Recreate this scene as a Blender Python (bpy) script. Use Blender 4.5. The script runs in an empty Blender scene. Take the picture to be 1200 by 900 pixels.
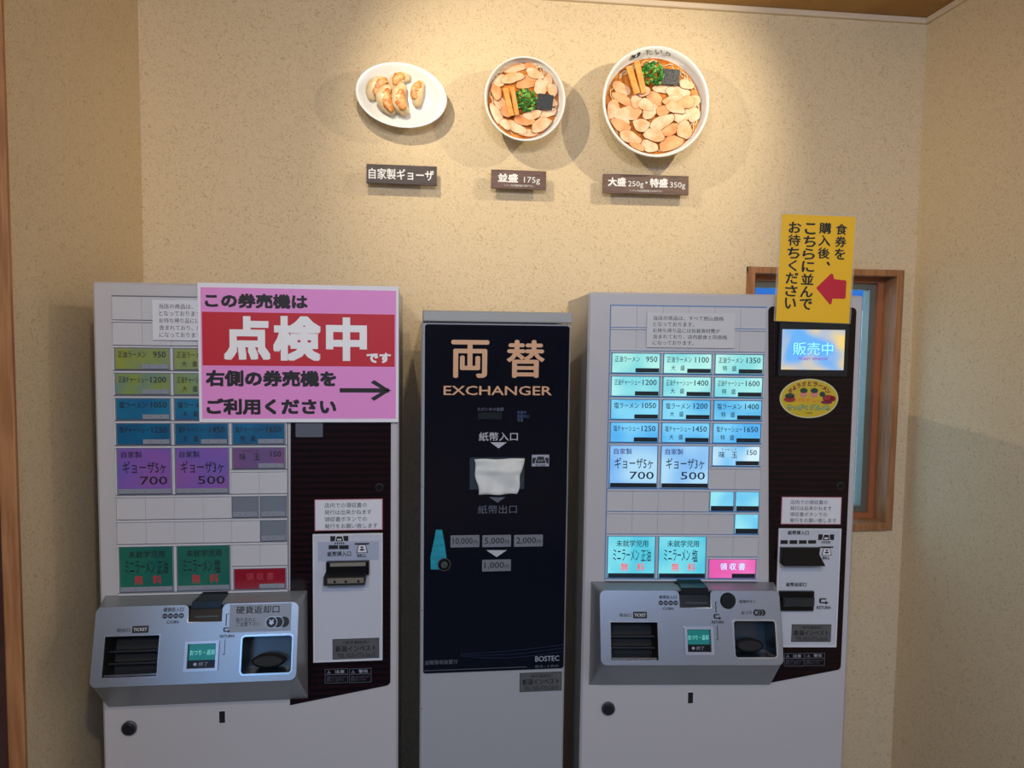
import bpy, bmesh, math, random
from mathutils import Vector, Matrix
random.seed(7)
C = bpy.context.scene.collection
scn = bpy.context.scene

# ------------------------------------------------------------------ camera
F = 900.0
def _basis():
    d = Vector((430-600, 13400-450, F)).normalized()
    u = 494-600
    v = -(u*d[0]+F*d[2])/d[1]
    y = Vector((u, v, F)).normalized()
    return y.cross(-d), y, -d
BX, BY, BZ = _basis()
CAM = Vector((0, 0, 1.55))
def ray(px, py):
    r = Vector((px-600, py-450, F))
    return Vector((r.dot(BX), r.dot(BY), r.dot(BZ)))
cd = bpy.data.cameras.new('camera'); cam = bpy.data.objects.new('camera', cd); C.objects.link(cam)
cd.sensor_width = 36; cd.lens = F/1200*36; cd.clip_start = .02
_r = Vector((BX[0], BY[0], BZ[0])); _dn = Vector((BX[1], BY[1], BZ[1])); _fw = Vector((BX[2], BY[2], BZ[2]))
cam.matrix_world = Matrix.Translation(CAM) @ Matrix((_r, -_dn, -_fw)).transposed().to_4x4()
scn.camera = cam

# ------------------------------------------------------------------ light
scn.view_settings.view_transform = 'Standard'; scn.view_settings.look = 'None'
scn.view_settings.exposure = 0.0; scn.view_settings.gamma = 1.0; scn.view_settings.use_curve_mapping = False
w = bpy.data.worlds.new('world'); scn.world = w; w.use_nodes = True
w.node_tree.nodes['Background'].inputs[0].default_value = (.50, .76, 1, 1)
w.node_tree.nodes['Background'].inputs[1].default_value = 2.2
def spot(name, loc, target, power, col, size, blend, rad):
    l = bpy.data.lights.new(name, 'SPOT'); l.energy = power; l.color = col
    l.spot_size = math.radians(size); l.spot_blend = blend; l.shadow_soft_size = rad
    o = bpy.data.objects.new(name, l); C.objects.link(o); o.location = loc
    o.rotation_euler = (Vector(target)-Vector(loc)).to_track_quat('-Z', 'Y').to_euler(); return o
def area(name, loc, target, power, col, sx, sy):
    l = bpy.data.lights.new(name, 'AREA'); l.energy = power; l.color = col; l.shape = 'RECTANGLE'; l.size = sx; l.size_y = sy
    o = bpy.data.objects.new(name, l); C.objects.link(o); o.location = loc
    o.rotation_euler = (Vector(target)-Vector(loc)).to_track_quat('-Z', 'Y').to_euler(); return o
WARM = (1, .86, .62)
spot('ceiling_spot_light', (-.16, 1.36, 2.33), (.36, 1.93, 1.95), 15, WARM, 98, .9, .005)
spot('ceiling_spot_light', (.92, 1.36, 2.33), (.36, 1.93, 1.95), 15, WARM, 98, .9, .005)
spot('ceiling_downlight', (.18, -.26, 2.33), (.18, .6, 0), 36, (1, .86, .66), 165, .5, .03)
spot('ceiling_downlight', (-.60, -.98, 2.33), (-.3, .4, 0), 48, (1, .86, .66), 165, .5, .03)
area('shop_window_light', (-1.35, -2.4, 1.75), (.1, 1.4, .9), 15, (.18, .50, 1), 1.1, .9)
area('added_cool_fill', (.3, -1.1, 2.34), (.35, 1.0, -.4), 40, (.34, .55, 1), 1.5, .6)  # unseen cool fill added to tint the machine fronts, not a real ceiling fixture

# ------------------------------------------------------------------ materials
def lin(c):
    return tuple((x/255/12.92 if x/255 <= .04045 else ((x/255+.055)/1.055)**2.4) for x in c)
MATS = {}
def mat(name, rgb, rough=.5, metal=0., spec=.5, emit=None, es=0., alpha=1., noise=None, bump=None, coat=0.):
    """noise=(scale, rgb2, stretch xyz) mixes a second colour; bump=(scale,strength)"""
    if name in MATS: return MATS[name]
    m = bpy.data.materials.new(name); m.use_nodes = True; nt = m.node_tree; b = nt.nodes['Principled BSDF']
    b.inputs['Base Color'].default_value = (*lin(rgb), 1); b.inputs['Roughness'].default_value = rough
    b.inputs['Metallic'].default_value = metal; b.inputs['Specular IOR Level'].default_value = spec
    b.inputs['Coat Weight'].default_value = coat
    if emit: b.inputs['Emission Color'].default_value = (*lin(emit), 1); b.inputs['Emission Strength'].default_value = es
    if alpha < 1: b.inputs['Alpha'].default_value = alpha
    tc = nt.nodes.new('ShaderNodeTexCoord')
    if noise:
        mp = nt.nodes.new('ShaderNodeMapping'); mp.inputs['Scale'].default_value = noise[2] if len(noise) > 2 else (1, 1, 1)
        nt.links.new(tc.outputs['Object'], mp.inputs[0])
        n = nt.nodes.new('ShaderNodeTexNoise'); n.inputs['Scale'].default_value = noise[0]; n.inputs['Detail'].default_value = 4
        nt.links.new(mp.outputs[0], n.inputs[0])
        r = nt.nodes.new('ShaderNodeValToRGB'); r.color_ramp.elements[0].position = .38; r.color_ramp.elements[1].position = .64
        r.color_ramp.elements[0].color = (*lin(rgb), 1); r.color_ramp.elements[1].color = (*lin(noise[1]), 1)
        nt.links.new(n.outputs[0], r.inputs[0]); nt.links.new(r.outputs[0], b.inputs['Base Color'])
    if bump:
        n2 = nt.nodes.new('ShaderNodeTexNoise'); n2.inputs['Scale'].default_value = bump[0]; n2.inputs['Detail'].default_value = 3
        nt.links.new(tc.outputs['Object'], n2.inputs[0])
        bp = nt.nodes.new('ShaderNodeBump'); bp.inputs['Strength'].default_value = bump[1]; bp.inputs['Distance'].default_value = .002
        nt.links.new(n2.outputs[0], bp.inputs['Height']); nt.links.new(bp.outputs[0], b.inputs['Normal'])
    MATS[name] = m; return m
def lit(name, c1, c2, s=1.0, scale=14):
    """a backlit print: emission between two colours, uneven like the tubes behind it"""
    if name in MATS: return MATS[name]
    m = mat(name, (60, 70, 80), .3); nt = m.node_tree; b = nt.nodes['Principled BSDF']
    tc = nt.nodes.new('ShaderNodeTexCoord'); n = nt.nodes.new('ShaderNodeTexNoise'); n.inputs['Scale'].default_value = scale; n.inputs['Detail'].default_value = 1
    nt.links.new(tc.outputs['Object'], n.inputs[0])
    r = nt.nodes.new('ShaderNodeValToRGB'); r.color_ramp.elements[0].position = .38; r.color_ramp.elements[1].position = .62
    r.color_ramp.elements[0].color = (*lin(c1), 1); r.color_ramp.elements[1].color = (*lin(c2), 1)
    nt.links.new(n.outputs[0], r.inputs[0]); nt.links.new(r.outputs[0], b.inputs['Emission Color'])
    b.inputs['Emission Strength'].default_value = s; return m
def wallpaper(name, rgb, dark):
    m = mat(name, rgb, .78, spec=.25); nt = m.node_tree; b = nt.nodes['Principled BSDF']; L = nt.links.new
    tc = nt.nodes.new('ShaderNodeTexCoord')
    ns = nt.nodes.new('ShaderNodeTexNoise'); ns.inputs['Scale'].default_value = 120; ns.inputs['Detail'].default_value = 2; ns.inputs['Distortion'].default_value = 2.4
    L(tc.outputs['Object'], ns.inputs[0])
    r = nt.nodes.new('ShaderNodeValToRGB'); e = r.color_ramp.elements
    e[0].position = .33; e[0].color = (*lin(dark), 1); e[1].position = .46; e[1].color = (*lin(rgb), 1)
    L(ns.outputs[0], r.inputs[0]); L(r.outputs[0], b.inputs['Base Color'])
    n2 = nt.nodes.new('ShaderNodeTexNoise'); n2.inputs['Scale'].default_value = 210; n2.inputs['Detail'].default_value = 3; n2.inputs['Distortion'].default_value = 1.5
    L(tc.outputs['Object'], n2.inputs[0])
    mx = nt.nodes.new('ShaderNodeMath'); mx.operation = 'ADD'; L(ns.outputs[0], mx.inputs[0]); L(n2.outputs[0], mx.inputs[1])
    bp = nt.nodes.new('ShaderNodeBump'); bp.inputs['Strength'].default_value = .55; bp.inputs['Distance'].default_value = .0025
    L(mx.outputs[0], bp.inputs['Height']); L(bp.outputs[0], b.inputs['Normal']); return m
def stripes(name, c1, c2, freq):
    m = mat(name, c1, .22, spec=.25); nt = m.node_tree; b = nt.nodes['Principled BSDF']; L = nt.links.new
    tc = nt.nodes.new('ShaderNodeTexCoord'); wv = nt.nodes.new('ShaderNodeTexWave'); wv.bands_direction = 'Y'
    wv.inputs['Scale'].default_value = freq; wv.inputs['Distortion'].default_value = 0
    L(tc.outputs['Object'], wv.inputs[0]); r = nt.nodes.new('ShaderNodeValToRGB')
    r.color_ramp.elements[0].position = .45; r.color_ramp.elements[1].position = .55
    r.color_ramp.elements[0].color = (*lin(c1), 1); r.color_ramp.elements[1].color = (*lin(c2), 1)
    L(wv.outputs[0], r.inputs[0]); L(r.outputs[0], b.inputs['Base Color']); return m

WALL = wallpaper('textured_wallpaper', (226, 206, 171), (200, 176, 136))
CREAM = mat('white_cabinet_enamel', (184, 182, 184), .38)
PLATEW = mat('white_blank_plastic', (190, 190, 194), .4)
RAIL = mat('rail_plastic', (200, 202, 208), .35)
GAP = mat('rail_shadow_gap', (104, 106, 118), .5)
SILVER = mat('brushed_silver', (152, 157, 164), .32, .75, bump=(900, .05))
SILVERS = mat('silver_side_plastic', (140, 146, 152), .4, .3)
BLACK = mat('black_plastic', (8, 9, 11), .3, spec=.3)
BLACKM = mat('matt_black', (8, 8, 9), .7)
INK = mat('black_ink', (16, 16, 20), .6)
INKB = mat('dark_blue_ink', (8, 34, 70), .6)
CHROME = mat('chrome', (200, 200, 205), .18, 1)
MAROON = stripes('maroon_striped_panel', (26, 6, 16), (9, 3, 9), 26)
NAVY = mat('navy_panel', (2, 8, 25), .14, spec=.35)
PAPER = mat('white_paper', (210, 212, 218), .6)
GREYLBL = mat('silver_label', (92, 94, 96), .4, .2)
WOOD = mat('orange_wood', (172, 122, 80), .5, noise=(9, (146, 98, 60), (14, 1, 14)))
DWOOD = mat('dark_wood_board', (66, 46, 38), .5, noise=(22, (46, 32, 28), (1.5, 14, 1)))
DWOOD2 = mat('brown_wood_board', (112, 82, 66), .5, noise=(22, (86, 62, 50), (1.5, 14, 1)))
WHITEINK = mat('white_ink', (235, 235, 235), .5)
GOLDINK = mat('copper_ink', (206, 160, 122), .4, .15)
GREYINK = mat('grey_ink', (150, 156, 170), .5)
DIMINK = mat('dim_grey_ink', (86, 92, 106), .5)
BLUEINK = mat('dim_blue_ink', (46, 74, 108), .5)
REDINK = mat('red_ink', (196, 30, 50), .6)

# ------------------------------------------------------------------ planes and mesh builder
class Plane:
    """a real flat surface: origin, right, up, outward normal (all world)"""
    def __init__(s, o, r, u):
        s.o = Vector(o); s.r = Vector(r).normalized(); s.u = Vector(u).normalized(); s.n = s.r.cross(s.u).normalized()
    def at(s, px, py, c=0.):
        q = ray(px, py); o = s.o + s.n*c; t = (s.n.dot(o-CAM))/(s.n.dot(q)); p = CAM + q*t - s.o
        return (p.dot(s.r), p.dot(s.u))
    def box(s, x0, y0, x1, y1, c=0.):
        xm, ym = (x0+x1)/2, (y0+y1)/2
        return (s.at(x0, ym, c)[0], s.at(xm, y1, c)[1], s.at(x1, ym, c)[0], s.at(xm, y0, c)[1])
    def w(s, a, b, c=0.): return s.o + s.r*a + s.u*b + s.n*c
    def M(s): return Matrix.Translation(s.o) @ Matrix((s.r, s.u, s.n)).transposed().to_4x4()
    def turned(s, a, b, deg, c=0.):
        k = math.radians(deg); return Plane(s.w(a, b, c), s.r*math.cos(k)+s.u*math.sin(k), s.u*math.cos(k)-s.r*math.sin(k))

def rrect(a0, b0, a1, b1, r=0, n=5, corners=(1, 1, 1, 1)):
    """corners: bl, br, tr, tl"""
    pts = []
    for k, (x, y, s) in enumerate(((a0, b0, 180), (a1, b0, 270), (a1, b1, 0), (a0, b1, 90))):
        if r <= 0 or not corners[k]: pts.append((x, y)); continue
        cx = x + (r if x == a0 else -r); cy = y + (r if y == b0 else -r)
        for i in range(n+1):
            t = math.radians(s+90*i/n); pts.append((cx+r*math.cos(t), cy+r*math.sin(t)))
    return pts
def circ(a, b, rx, ry=None, n=40, rot=0):
    ry = ry or rx; k = math.radians(rot)
    return [(a+rx*math.cos(t)*math.cos(k)-ry*math.sin(t)*math.sin(k), b+rx*math.cos(t)*math.sin(k)+ry*math.sin(t)*math.cos(k)) for t in (2*math.pi*i/n for i in range(n))]

class MB:
    def __init__(s): s.b = bmesh.new(); s.mats = []
    def mi(s, m):
        if m is None: return 0
        if m not in s.mats: s.mats.append(m)
        return s.mats.index(m)
    def poly(s, pts, c0, c1, ch=0, m=None):
        """prism of a convex-ish outline from c0 to c1 with a chamfer ch at the front"""
        k = s.mi(m); n = len(pts)
        cx = sum(p[0] for p in pts)/n; cy = sum(p[1] for p in pts)/n
        def ring(P, c): return [s.b.verts.new((x, y, c)) for x, y in P]
        rings = [ring(pts, c0)]
        if ch:
            wx = max(p[0] for p in pts)-min(p[0] for p in pts); wy = max(p[1] for p in pts)-min(p[1] for p in pts)
            mx = (max(p[0] for p in pts)+min(p[0] for p in pts))/2; my = (max(p[1] for p in pts)+min(p[1] for p in pts))/2
            sx = 1-2*ch/wx; sy = 1-2*ch/wy
            rings.append(ring(pts, c1-ch)); rings.append(ring([(mx+(x-mx)*sx, my+(y-my)*sy) for x, y in pts], c1))
        else: rings.append(ring(pts, c1))
        fs = []
        for r0, r1 in zip(rings, rings[1:]):
            for i in range(n): fs.append(s.b.faces.new((r0[i], r0[(i+1) % n], r1[(i+1) % n], r1[i])))
        fs.append(s.b.faces.new(rings[-1])); fs.append(s.b.faces.new(rings[0][::-1]))
        for f in fs: f.material_index = k
        return s
    def box(s, a0, b0, a1, b1, c0, c1, ch=0, r=0, m=None): return s.poly(rrect(a0, b0, a1, b1, r), c0, c1, ch, m)
    def disc(s, a, b, r, c0, c1, ch=0, ry=None, n=32, m=None, rot=0): return s.poly(circ(a, b, r, ry, n, rot), c0, c1, ch, m)
    def loft(s, rings, m=None, cap0=False, cap1=False, smooth=True):
        k = s.mi(m); R = [[s.b.verts.new(p) for p in r] for r in rings]; n = len(R[0])
        for r0, r1 in zip(R, R[1:]):
            for i in range(n):
                f = s.b.faces.new((r0[i], r0[(i+1) % n], r1[(i+1) % n], r1[i])); f.smooth = smooth; f.material_index = k
        if cap0: s.b.faces.new(R[0][::-1]).material_index = k
        if cap1: s.b.faces.new(R[-1]).material_index = k
        return s
    def frame(s, a0, b0, a1, b1, t, c0, c1, m=None, r=0):
        o = rrect(a0, b0, a1, b1, r or .0001); i = rrect(a0+t, b0+t, a1-t, b1-t, max(r-t, .0001))
        P = lambda q, c: [(x, y, c) for x, y in q]
        return s.loft([P(o, c0), P(o, c1), P(i, c1), P(i, c0), P(o, c0)], m, smooth=False)
    def tube(s, pts, rad, n=6, m=None, cap=True):
        rings = []
        for i, p in enumerate(pts):
            p = Vector(p); a = Vector(pts[max(i-1, 0)]); b = Vector(pts[min(i+1, len(pts)-1)])
            t = (b-a).normalized(); x = t.orthogonal().normalized() if i == 0 else (prev - t*prev.dot(t)).normalized(); prev = x; y = t.cross(x)
            r = rad[i] if isinstance(rad, (list, tuple)) else rad
            rings.append([tuple(p + x*r*math.cos(2*math.pi*k/n) + y*r*math.sin(2*math.pi*k/n)) for k in range(n)])
        return s.loft(rings, m, cap, cap)
    def hexa(s, B, T, m=None):
        """8 corners: back 4 and front 4 (bl, br, tr, tl) without smoothing"""
        k = s.mi(m); b = [s.b.verts.new(p) for p in B]; t = [s.b.verts.new(p) for p in T]
        for f in ((b[3], b[2], b[1], b[0]), (t[0], t[1], t[2], t[3])): s.b.faces.new(f).material_index = k
        for i in range(4): s.b.faces.new((b[i], b[(i+1) % 4], t[(i+1) % 4], t[i])).material_index = k
        return s
    def text(s, body, box, c=.001, bold=0., m=None, spacing=1., line=1., align='LEFT', keep=False, rot=0):
        me = textmesh(body, 0, spacing, line, align); k = s.mi(m)
        xs = [v.co.x for v in me.vertices]; ys = [v.co.y for v in me.vertices]
        x0, x1, y0, y1 = min(xs), max(xs), min(ys), max(ys)
        a0, b0, a1, b1 = box; sx = (a1-a0)/(x1-x0); sy = (b1-b0)/(y1-y0)
        if keep: sx = sy = min(sx, sy)
        ca, cb, cx, cy = (a0+a1)/2, (b0+b1)/2, (x0+x1)/2, (y0+y1)/2
        q = math.radians(rot); co, si = math.cos(q), math.sin(q)
        e = bold*.85*min(sx, sy)
        offs = [(0, 0)] if bold < .008 else ([(-e, 0), (e, 0), (0, e*.7), (0, -e*.7)] if bold < .04 else [(-e, -e), (e, -e), (e, e), (-e, e), (0, -e), (0, e), (-e, 0), (e, 0)])
        for ic, (ox, oy) in enumerate(offs):
            vs = []
            for v in me.vertices:
                x, y = (v.co.x-cx)*sx*(1-2*e/max(a1-a0, .0001))+ox, (v.co.y-cy)*sy*(1-2*e/max(b1-b0, .0001))+oy
                vs.append(s.b.verts.new((ca+x*co-y*si, cb+x*si+y*co, c+ic*.00002)))
            for p in me.polygons:
                try: f = s.b.faces.new([vs[i] for i in p.vertices]); f.material_index = k
                except ValueError: pass
        return s
    def build(s, name, m=None, parent=None, plane=None, label=None):
        me = bpy.data.meshes.new(name)
        bmesh.ops.recalc_face_normals(s.b, faces=[f for f in s.b.faces if len(f.verts) >= 3]) if not getattr(s, 'flat', False) else None
        s.b.to_mesh(me); s.b.free()
        if s.mats:
            for x in s.mats: me.materials.append(x)
        elif m: me.materials.append(m)
        o = bpy.data.objects.new(name, me); C.objects.link(o)
        W = plane.M() if plane else Matrix.Identity(4)
        if parent is not None:
            o.parent = parent; o.matrix_local = world_of(parent).inverted() @ W
        else: o.matrix_world = W
        WORLD[o.name] = W
        if label: o['label'] = label
        return o
WORLD = {}
def world_of(o): return WORLD[o.name]
_tc = {}
def textmesh(body, bold, spacing, line, align):
    key = (body, bold, spacing, line, align)
    if key in _tc: return _tc[key]
    c = bpy.data.curves.new('t', 'FONT'); c.body = body; c.size = 1; c.offset = bold; c.resolution_u = 2
    c.space_character = spacing; c.space_line = line; c.align_x = align
    o = bpy.data.objects.new('t', c); C.objects.link(o); bpy.context.view_layer.update()
    me = bpy.data.meshes.new_from_object(o.evaluated_get(bpy.context.evaluated_depsgraph_get()))
    bpy.data.objects.remove(o); bpy.data.curves.remove(c); _tc[key] = me; return me
class TX(MB):
    """flat print"""
    flat = True
def plate_with_holes(name, outline, holes, c0, c1, m, parent, plane, label=None):
    cu = bpy.data.curves.new('p', 'CURVE'); cu.dimensions = '2D'; cu.fill_mode = 'BOTH'; cu.extrude = (c1-c0)/2; cu.bevel_depth = .0012; cu.bevel_resolution = 1; cu.offset = -.0012
    for P in [outline]+holes:
        sp = cu.splines.new('POLY'); sp.points.add(len(P)-1)
        for q, (x, y) in zip(sp.points, P): q.co = (x, y, 0, 1)
        sp.use_cyclic_u = True
    o = bpy.data.objects.new('p', cu); C.objects.link(o); bpy.context.view_layer.update()
    me = bpy.data.meshes.new_from_object(o.evaluated_get(bpy.context.evaluated_depsgraph_get()))
    bpy.data.objects.remove(o); mb = MB(); mb.b.from_mesh(me)
    for v in mb.b.verts: v.co.z += (c0+c1)/2
    return mb.build(name, m, parent, plane, label)
def thing(name, plane, label, cat, group=None):
    o = bpy.data.objects.new(name, None); C.objects.link(o); o.empty_display_size = .1
    o.matrix_world = plane.M(); WORLD[o.name] = plane.M(); o['label'] = label; o['category'] = cat
    if group: o['group'] = group
    return o
def struct(o): o['kind'] = 'structure'; return o

# ------------------------------------------------------------------ the room
WY, XL, XR, ZC, YB = 1.93, -.658, 1.310, 2.376, -2.6
wall = Plane((0, WY, 0), (1, 0, 0), (0, 0, 1))
wl = Plane((XL, 0, 0), (0, 1, 0), (0, 0, 1))         # left wall, a = world y
wr = Plane((XR, 0, 0), (0, -1, 0), (0, 0, 1))        # right wall, a = -world y
WX0, WX1, WZ0, WZ1 = .84, 1.274, 1.022, 1.724        # window opening
b = MB()
b.box(XL-.1, -.1, WX0, ZC+.1, -.12, 0); b.box(WX1-.012, -.1, XR+.1, ZC+.1, -.12, 0)
b.box(WX0, -.1, WX1-.012, WZ0+.012, -.12, 0); b.box(WX0, WZ1-.012, WX1-.012, ZC+.1, -.12, 0)
struct(b.build('wall_back', WALL, None, wall))
ycas = wl.at(5, 300)[0]; 
struct(MB().box(ycas, -.1, WY+.1, ZC+.1, -.1, 0).build('wall_left', WALL, None, wl))
struct(MB().box(-WY-.1, -.1, -YB, ZC+.1, -.1, 0).build('wall_right', WALL, None, wr))
fl = Plane((0, 0, 0), (1, 0, 0), (0, 1, 0))
struct(MB().box(-2.4, YB, XR+.1, WY+.1, -.1, 0).build('floor', mat('grey_floor_tile', (110, 104, 98), .5, noise=(6, (96, 92, 88))), None, fl))
ce = Plane((0, 0, ZC), (1, 0, 0), (0, -1, 0))
struct(MB().box(-2.4, -WY-.1, XR+.1, -YB, -.1, 0).build('ceiling', mat('tan_ceiling_board', (176, 136, 74), .7, noise=(4, (160, 120, 62))), None, ce))
# the shop side behind the camera
struct(MB().box(-XR+XL+XR-.1-.0, -.1, 2.4+XL+XR, ZC+.1, -.1, 0).build('wall_front', WALL, None, Plane((XL+XR, YB, 0), (-1, 0, 0), (0, 0, 1))))
TRIM = mat('cream_trim', (222, 205, 180), .5)
struct(MB().box(XL, ZC-.014, XR, ZC, 0, .012, .002).build('trim_1', TRIM, None, wall))
struct(MB().box(-WY+.012, ZC-.014, -YB, ZC, 0, .012, .002).build('trim_2', TRIM, None, wr))
# door casing and door at the left edge
dm = MB().box(ycas-.011, 0, ycas, 2.2, -.1, .012, .002)
d = struct(dm.build('trim_3', WOOD, None, wl))
dr = struct(MB().box(ycas-.9, 0, ycas-.011, 2.2, -.05, -.012, .002).build('door_1', mat('dark_brown_door', (72, 48, 56), .5, noise=(6, (60, 40, 48), (6, 6, 1))), None, wl))
MB().box(ycas-.86, 1.0, ycas-.83, 1.14, -.014, .018, .003).build('door_handle', CHROME, dr, wl)
struct(MB().box(YB-.1, -.1, ycas+.1, ZC+.1, -.1, 0).build('wall_left_rear', WALL, None, Plane((-2.3, 0, 0), (0, 1, 0), (0, 0, 1))))
struct(MB().box(-2.4, -.1, XL-.1, ZC+.1, -.1, 0).build('wall_back_rear', WALL, None, Plane((0, ycas-.9, 0), (1, 0, 0), (0, 0, 1))))
struct(MB().box(ycas-.9, 2.2, ycas, ZC+.1, -.1, 0).build('wall_left_lintel', WALL, None, wl))

# window: casing, reveal, sill, sash, glass
cz = thing('window_1', Plane(((WX0+WX1)/2, WY, WZ0), (1, 0, 0), (0, 0, 1)), '', ''); del cz['label']; del cz['category']; struct(cz)
T = .020
MB().box(WX1-T, WZ0, WX1, WZ1, -.005, .010, .001).build('window_casing', WOOD, cz, wall)
MB().box(WX0, WZ1-T*.85, WX1-T, WZ1, -.005, .009, .001).build('window_casing', WOOD, cz, wall)
MB().box(WX0, WZ0, WX1-T, WZ0+T, -.005, .012, .001).build('window_casing', WOOD, cz, wall)
MB().box(WX0, WZ0, WX0+T, WZ1, -.005, .010, .001).build('window_casing', WOOD, cz, wall)
D = .066
MB().box(WX1-T-.0, WZ0+T, WX1-T+.01, WZ1-T*.85, -D, -.005).build('reveal_board', WOOD, cz, wall)
MB().box(WX0+T-.01, WZ0+T, WX0+T, WZ1-T*.85, -D, -.005).build('reveal_board', WOOD, cz, wall)
MB().box(WX0+T, WZ1-T*.85, WX1-T, WZ1-T*.85+.01, -D, -.005).build('reveal_board', WOOD, cz, wall)
MB().box(WX0+T, WZ0+T-.01, WX1-T, WZ0+T, -D, -.005).build('window_sill', WOOD, cz, wall)
SASH = mat('red_wood_sash', (170, 104, 66), .45)
sh = MB().frame(WX0+T, WZ0+T, WX1-T, WZ1-T*.85, .015, -D, -D+.016).build('sash_frame', SASH, cz, wall)
ALU = mat('grey_aluminium', (128, 132, 122), .4, .5)
MB().frame(WX0+T+.015, WZ0+T+.015, WX1-T-.015, WZ1-T*.85-.015, .017, -D-.028, -D+.004).build('aluminium_frame', ALU, cz, wall)
gm = bpy.data.materials.new('window_glass'); gm.use_nodes = True; gb = gm.node_tree.nodes['Principled BSDF']
gb.inputs['Transmission Weight'].default_value = 1; gb.inputs['Roughness'].default_value = 0; gb.inputs['IOR'].default_value = 1.1; gb.inputs['Base Color'].default_value = (.85, .95, 1, 1)
MB().box(WX0+T+.03, WZ0+T+.03, WX1-T-.03, WZ1-T*.85-.03, -D-.018, -D-.014).build('window_pane', gm, cz, wall)

# outside: ground, neighbour house with battens, low wall
struct(MB().box(-6, 2.05, 12, 12, -.12, -.02).build('street_ground', mat('asphalt', (150, 152, 156), .9, bump=(200, .3)), None, fl))
def outbox(name, x0, y0, z0, x1, y1, z1, m, p=None):
    return MB().box(x0, z0, x1, z1, 0, y1-y0).build(name, m, p, Plane((0, y1, 0), (1, 0, 0), (0, 0, 1)))
hp = Plane((2.8, 5.2, -.02), (1, 0, 0), (0, 0, 1))
hs = thing('neighbour_house', hp, 'pale blue-white house wall with blue awning seen through the narrow window', 'building')
outbox('wall', .8, 5.2, -.02, 7, 5.4, 5, mat('pale_siding', (214, 228, 236), .8), hs)
for i in range(12):
    outbox('siding_board', .8, 5.17, .1+i*.12, 7, 5.2, .19+i*.12, mat('siding_slat', (150, 176, 190), .7), hs)
outbox('awning', 2.2, 4.9, 1.72, 3.02, 5.2, 2.6, mat('blue_awning', (20, 92, 160), .6), hs)
outbox('downpipe', 2.86, 5.12, -.02, 2.92, 5.2, 1.7, mat('dark_pipe', (30, 36, 44), .5), hs)

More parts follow.
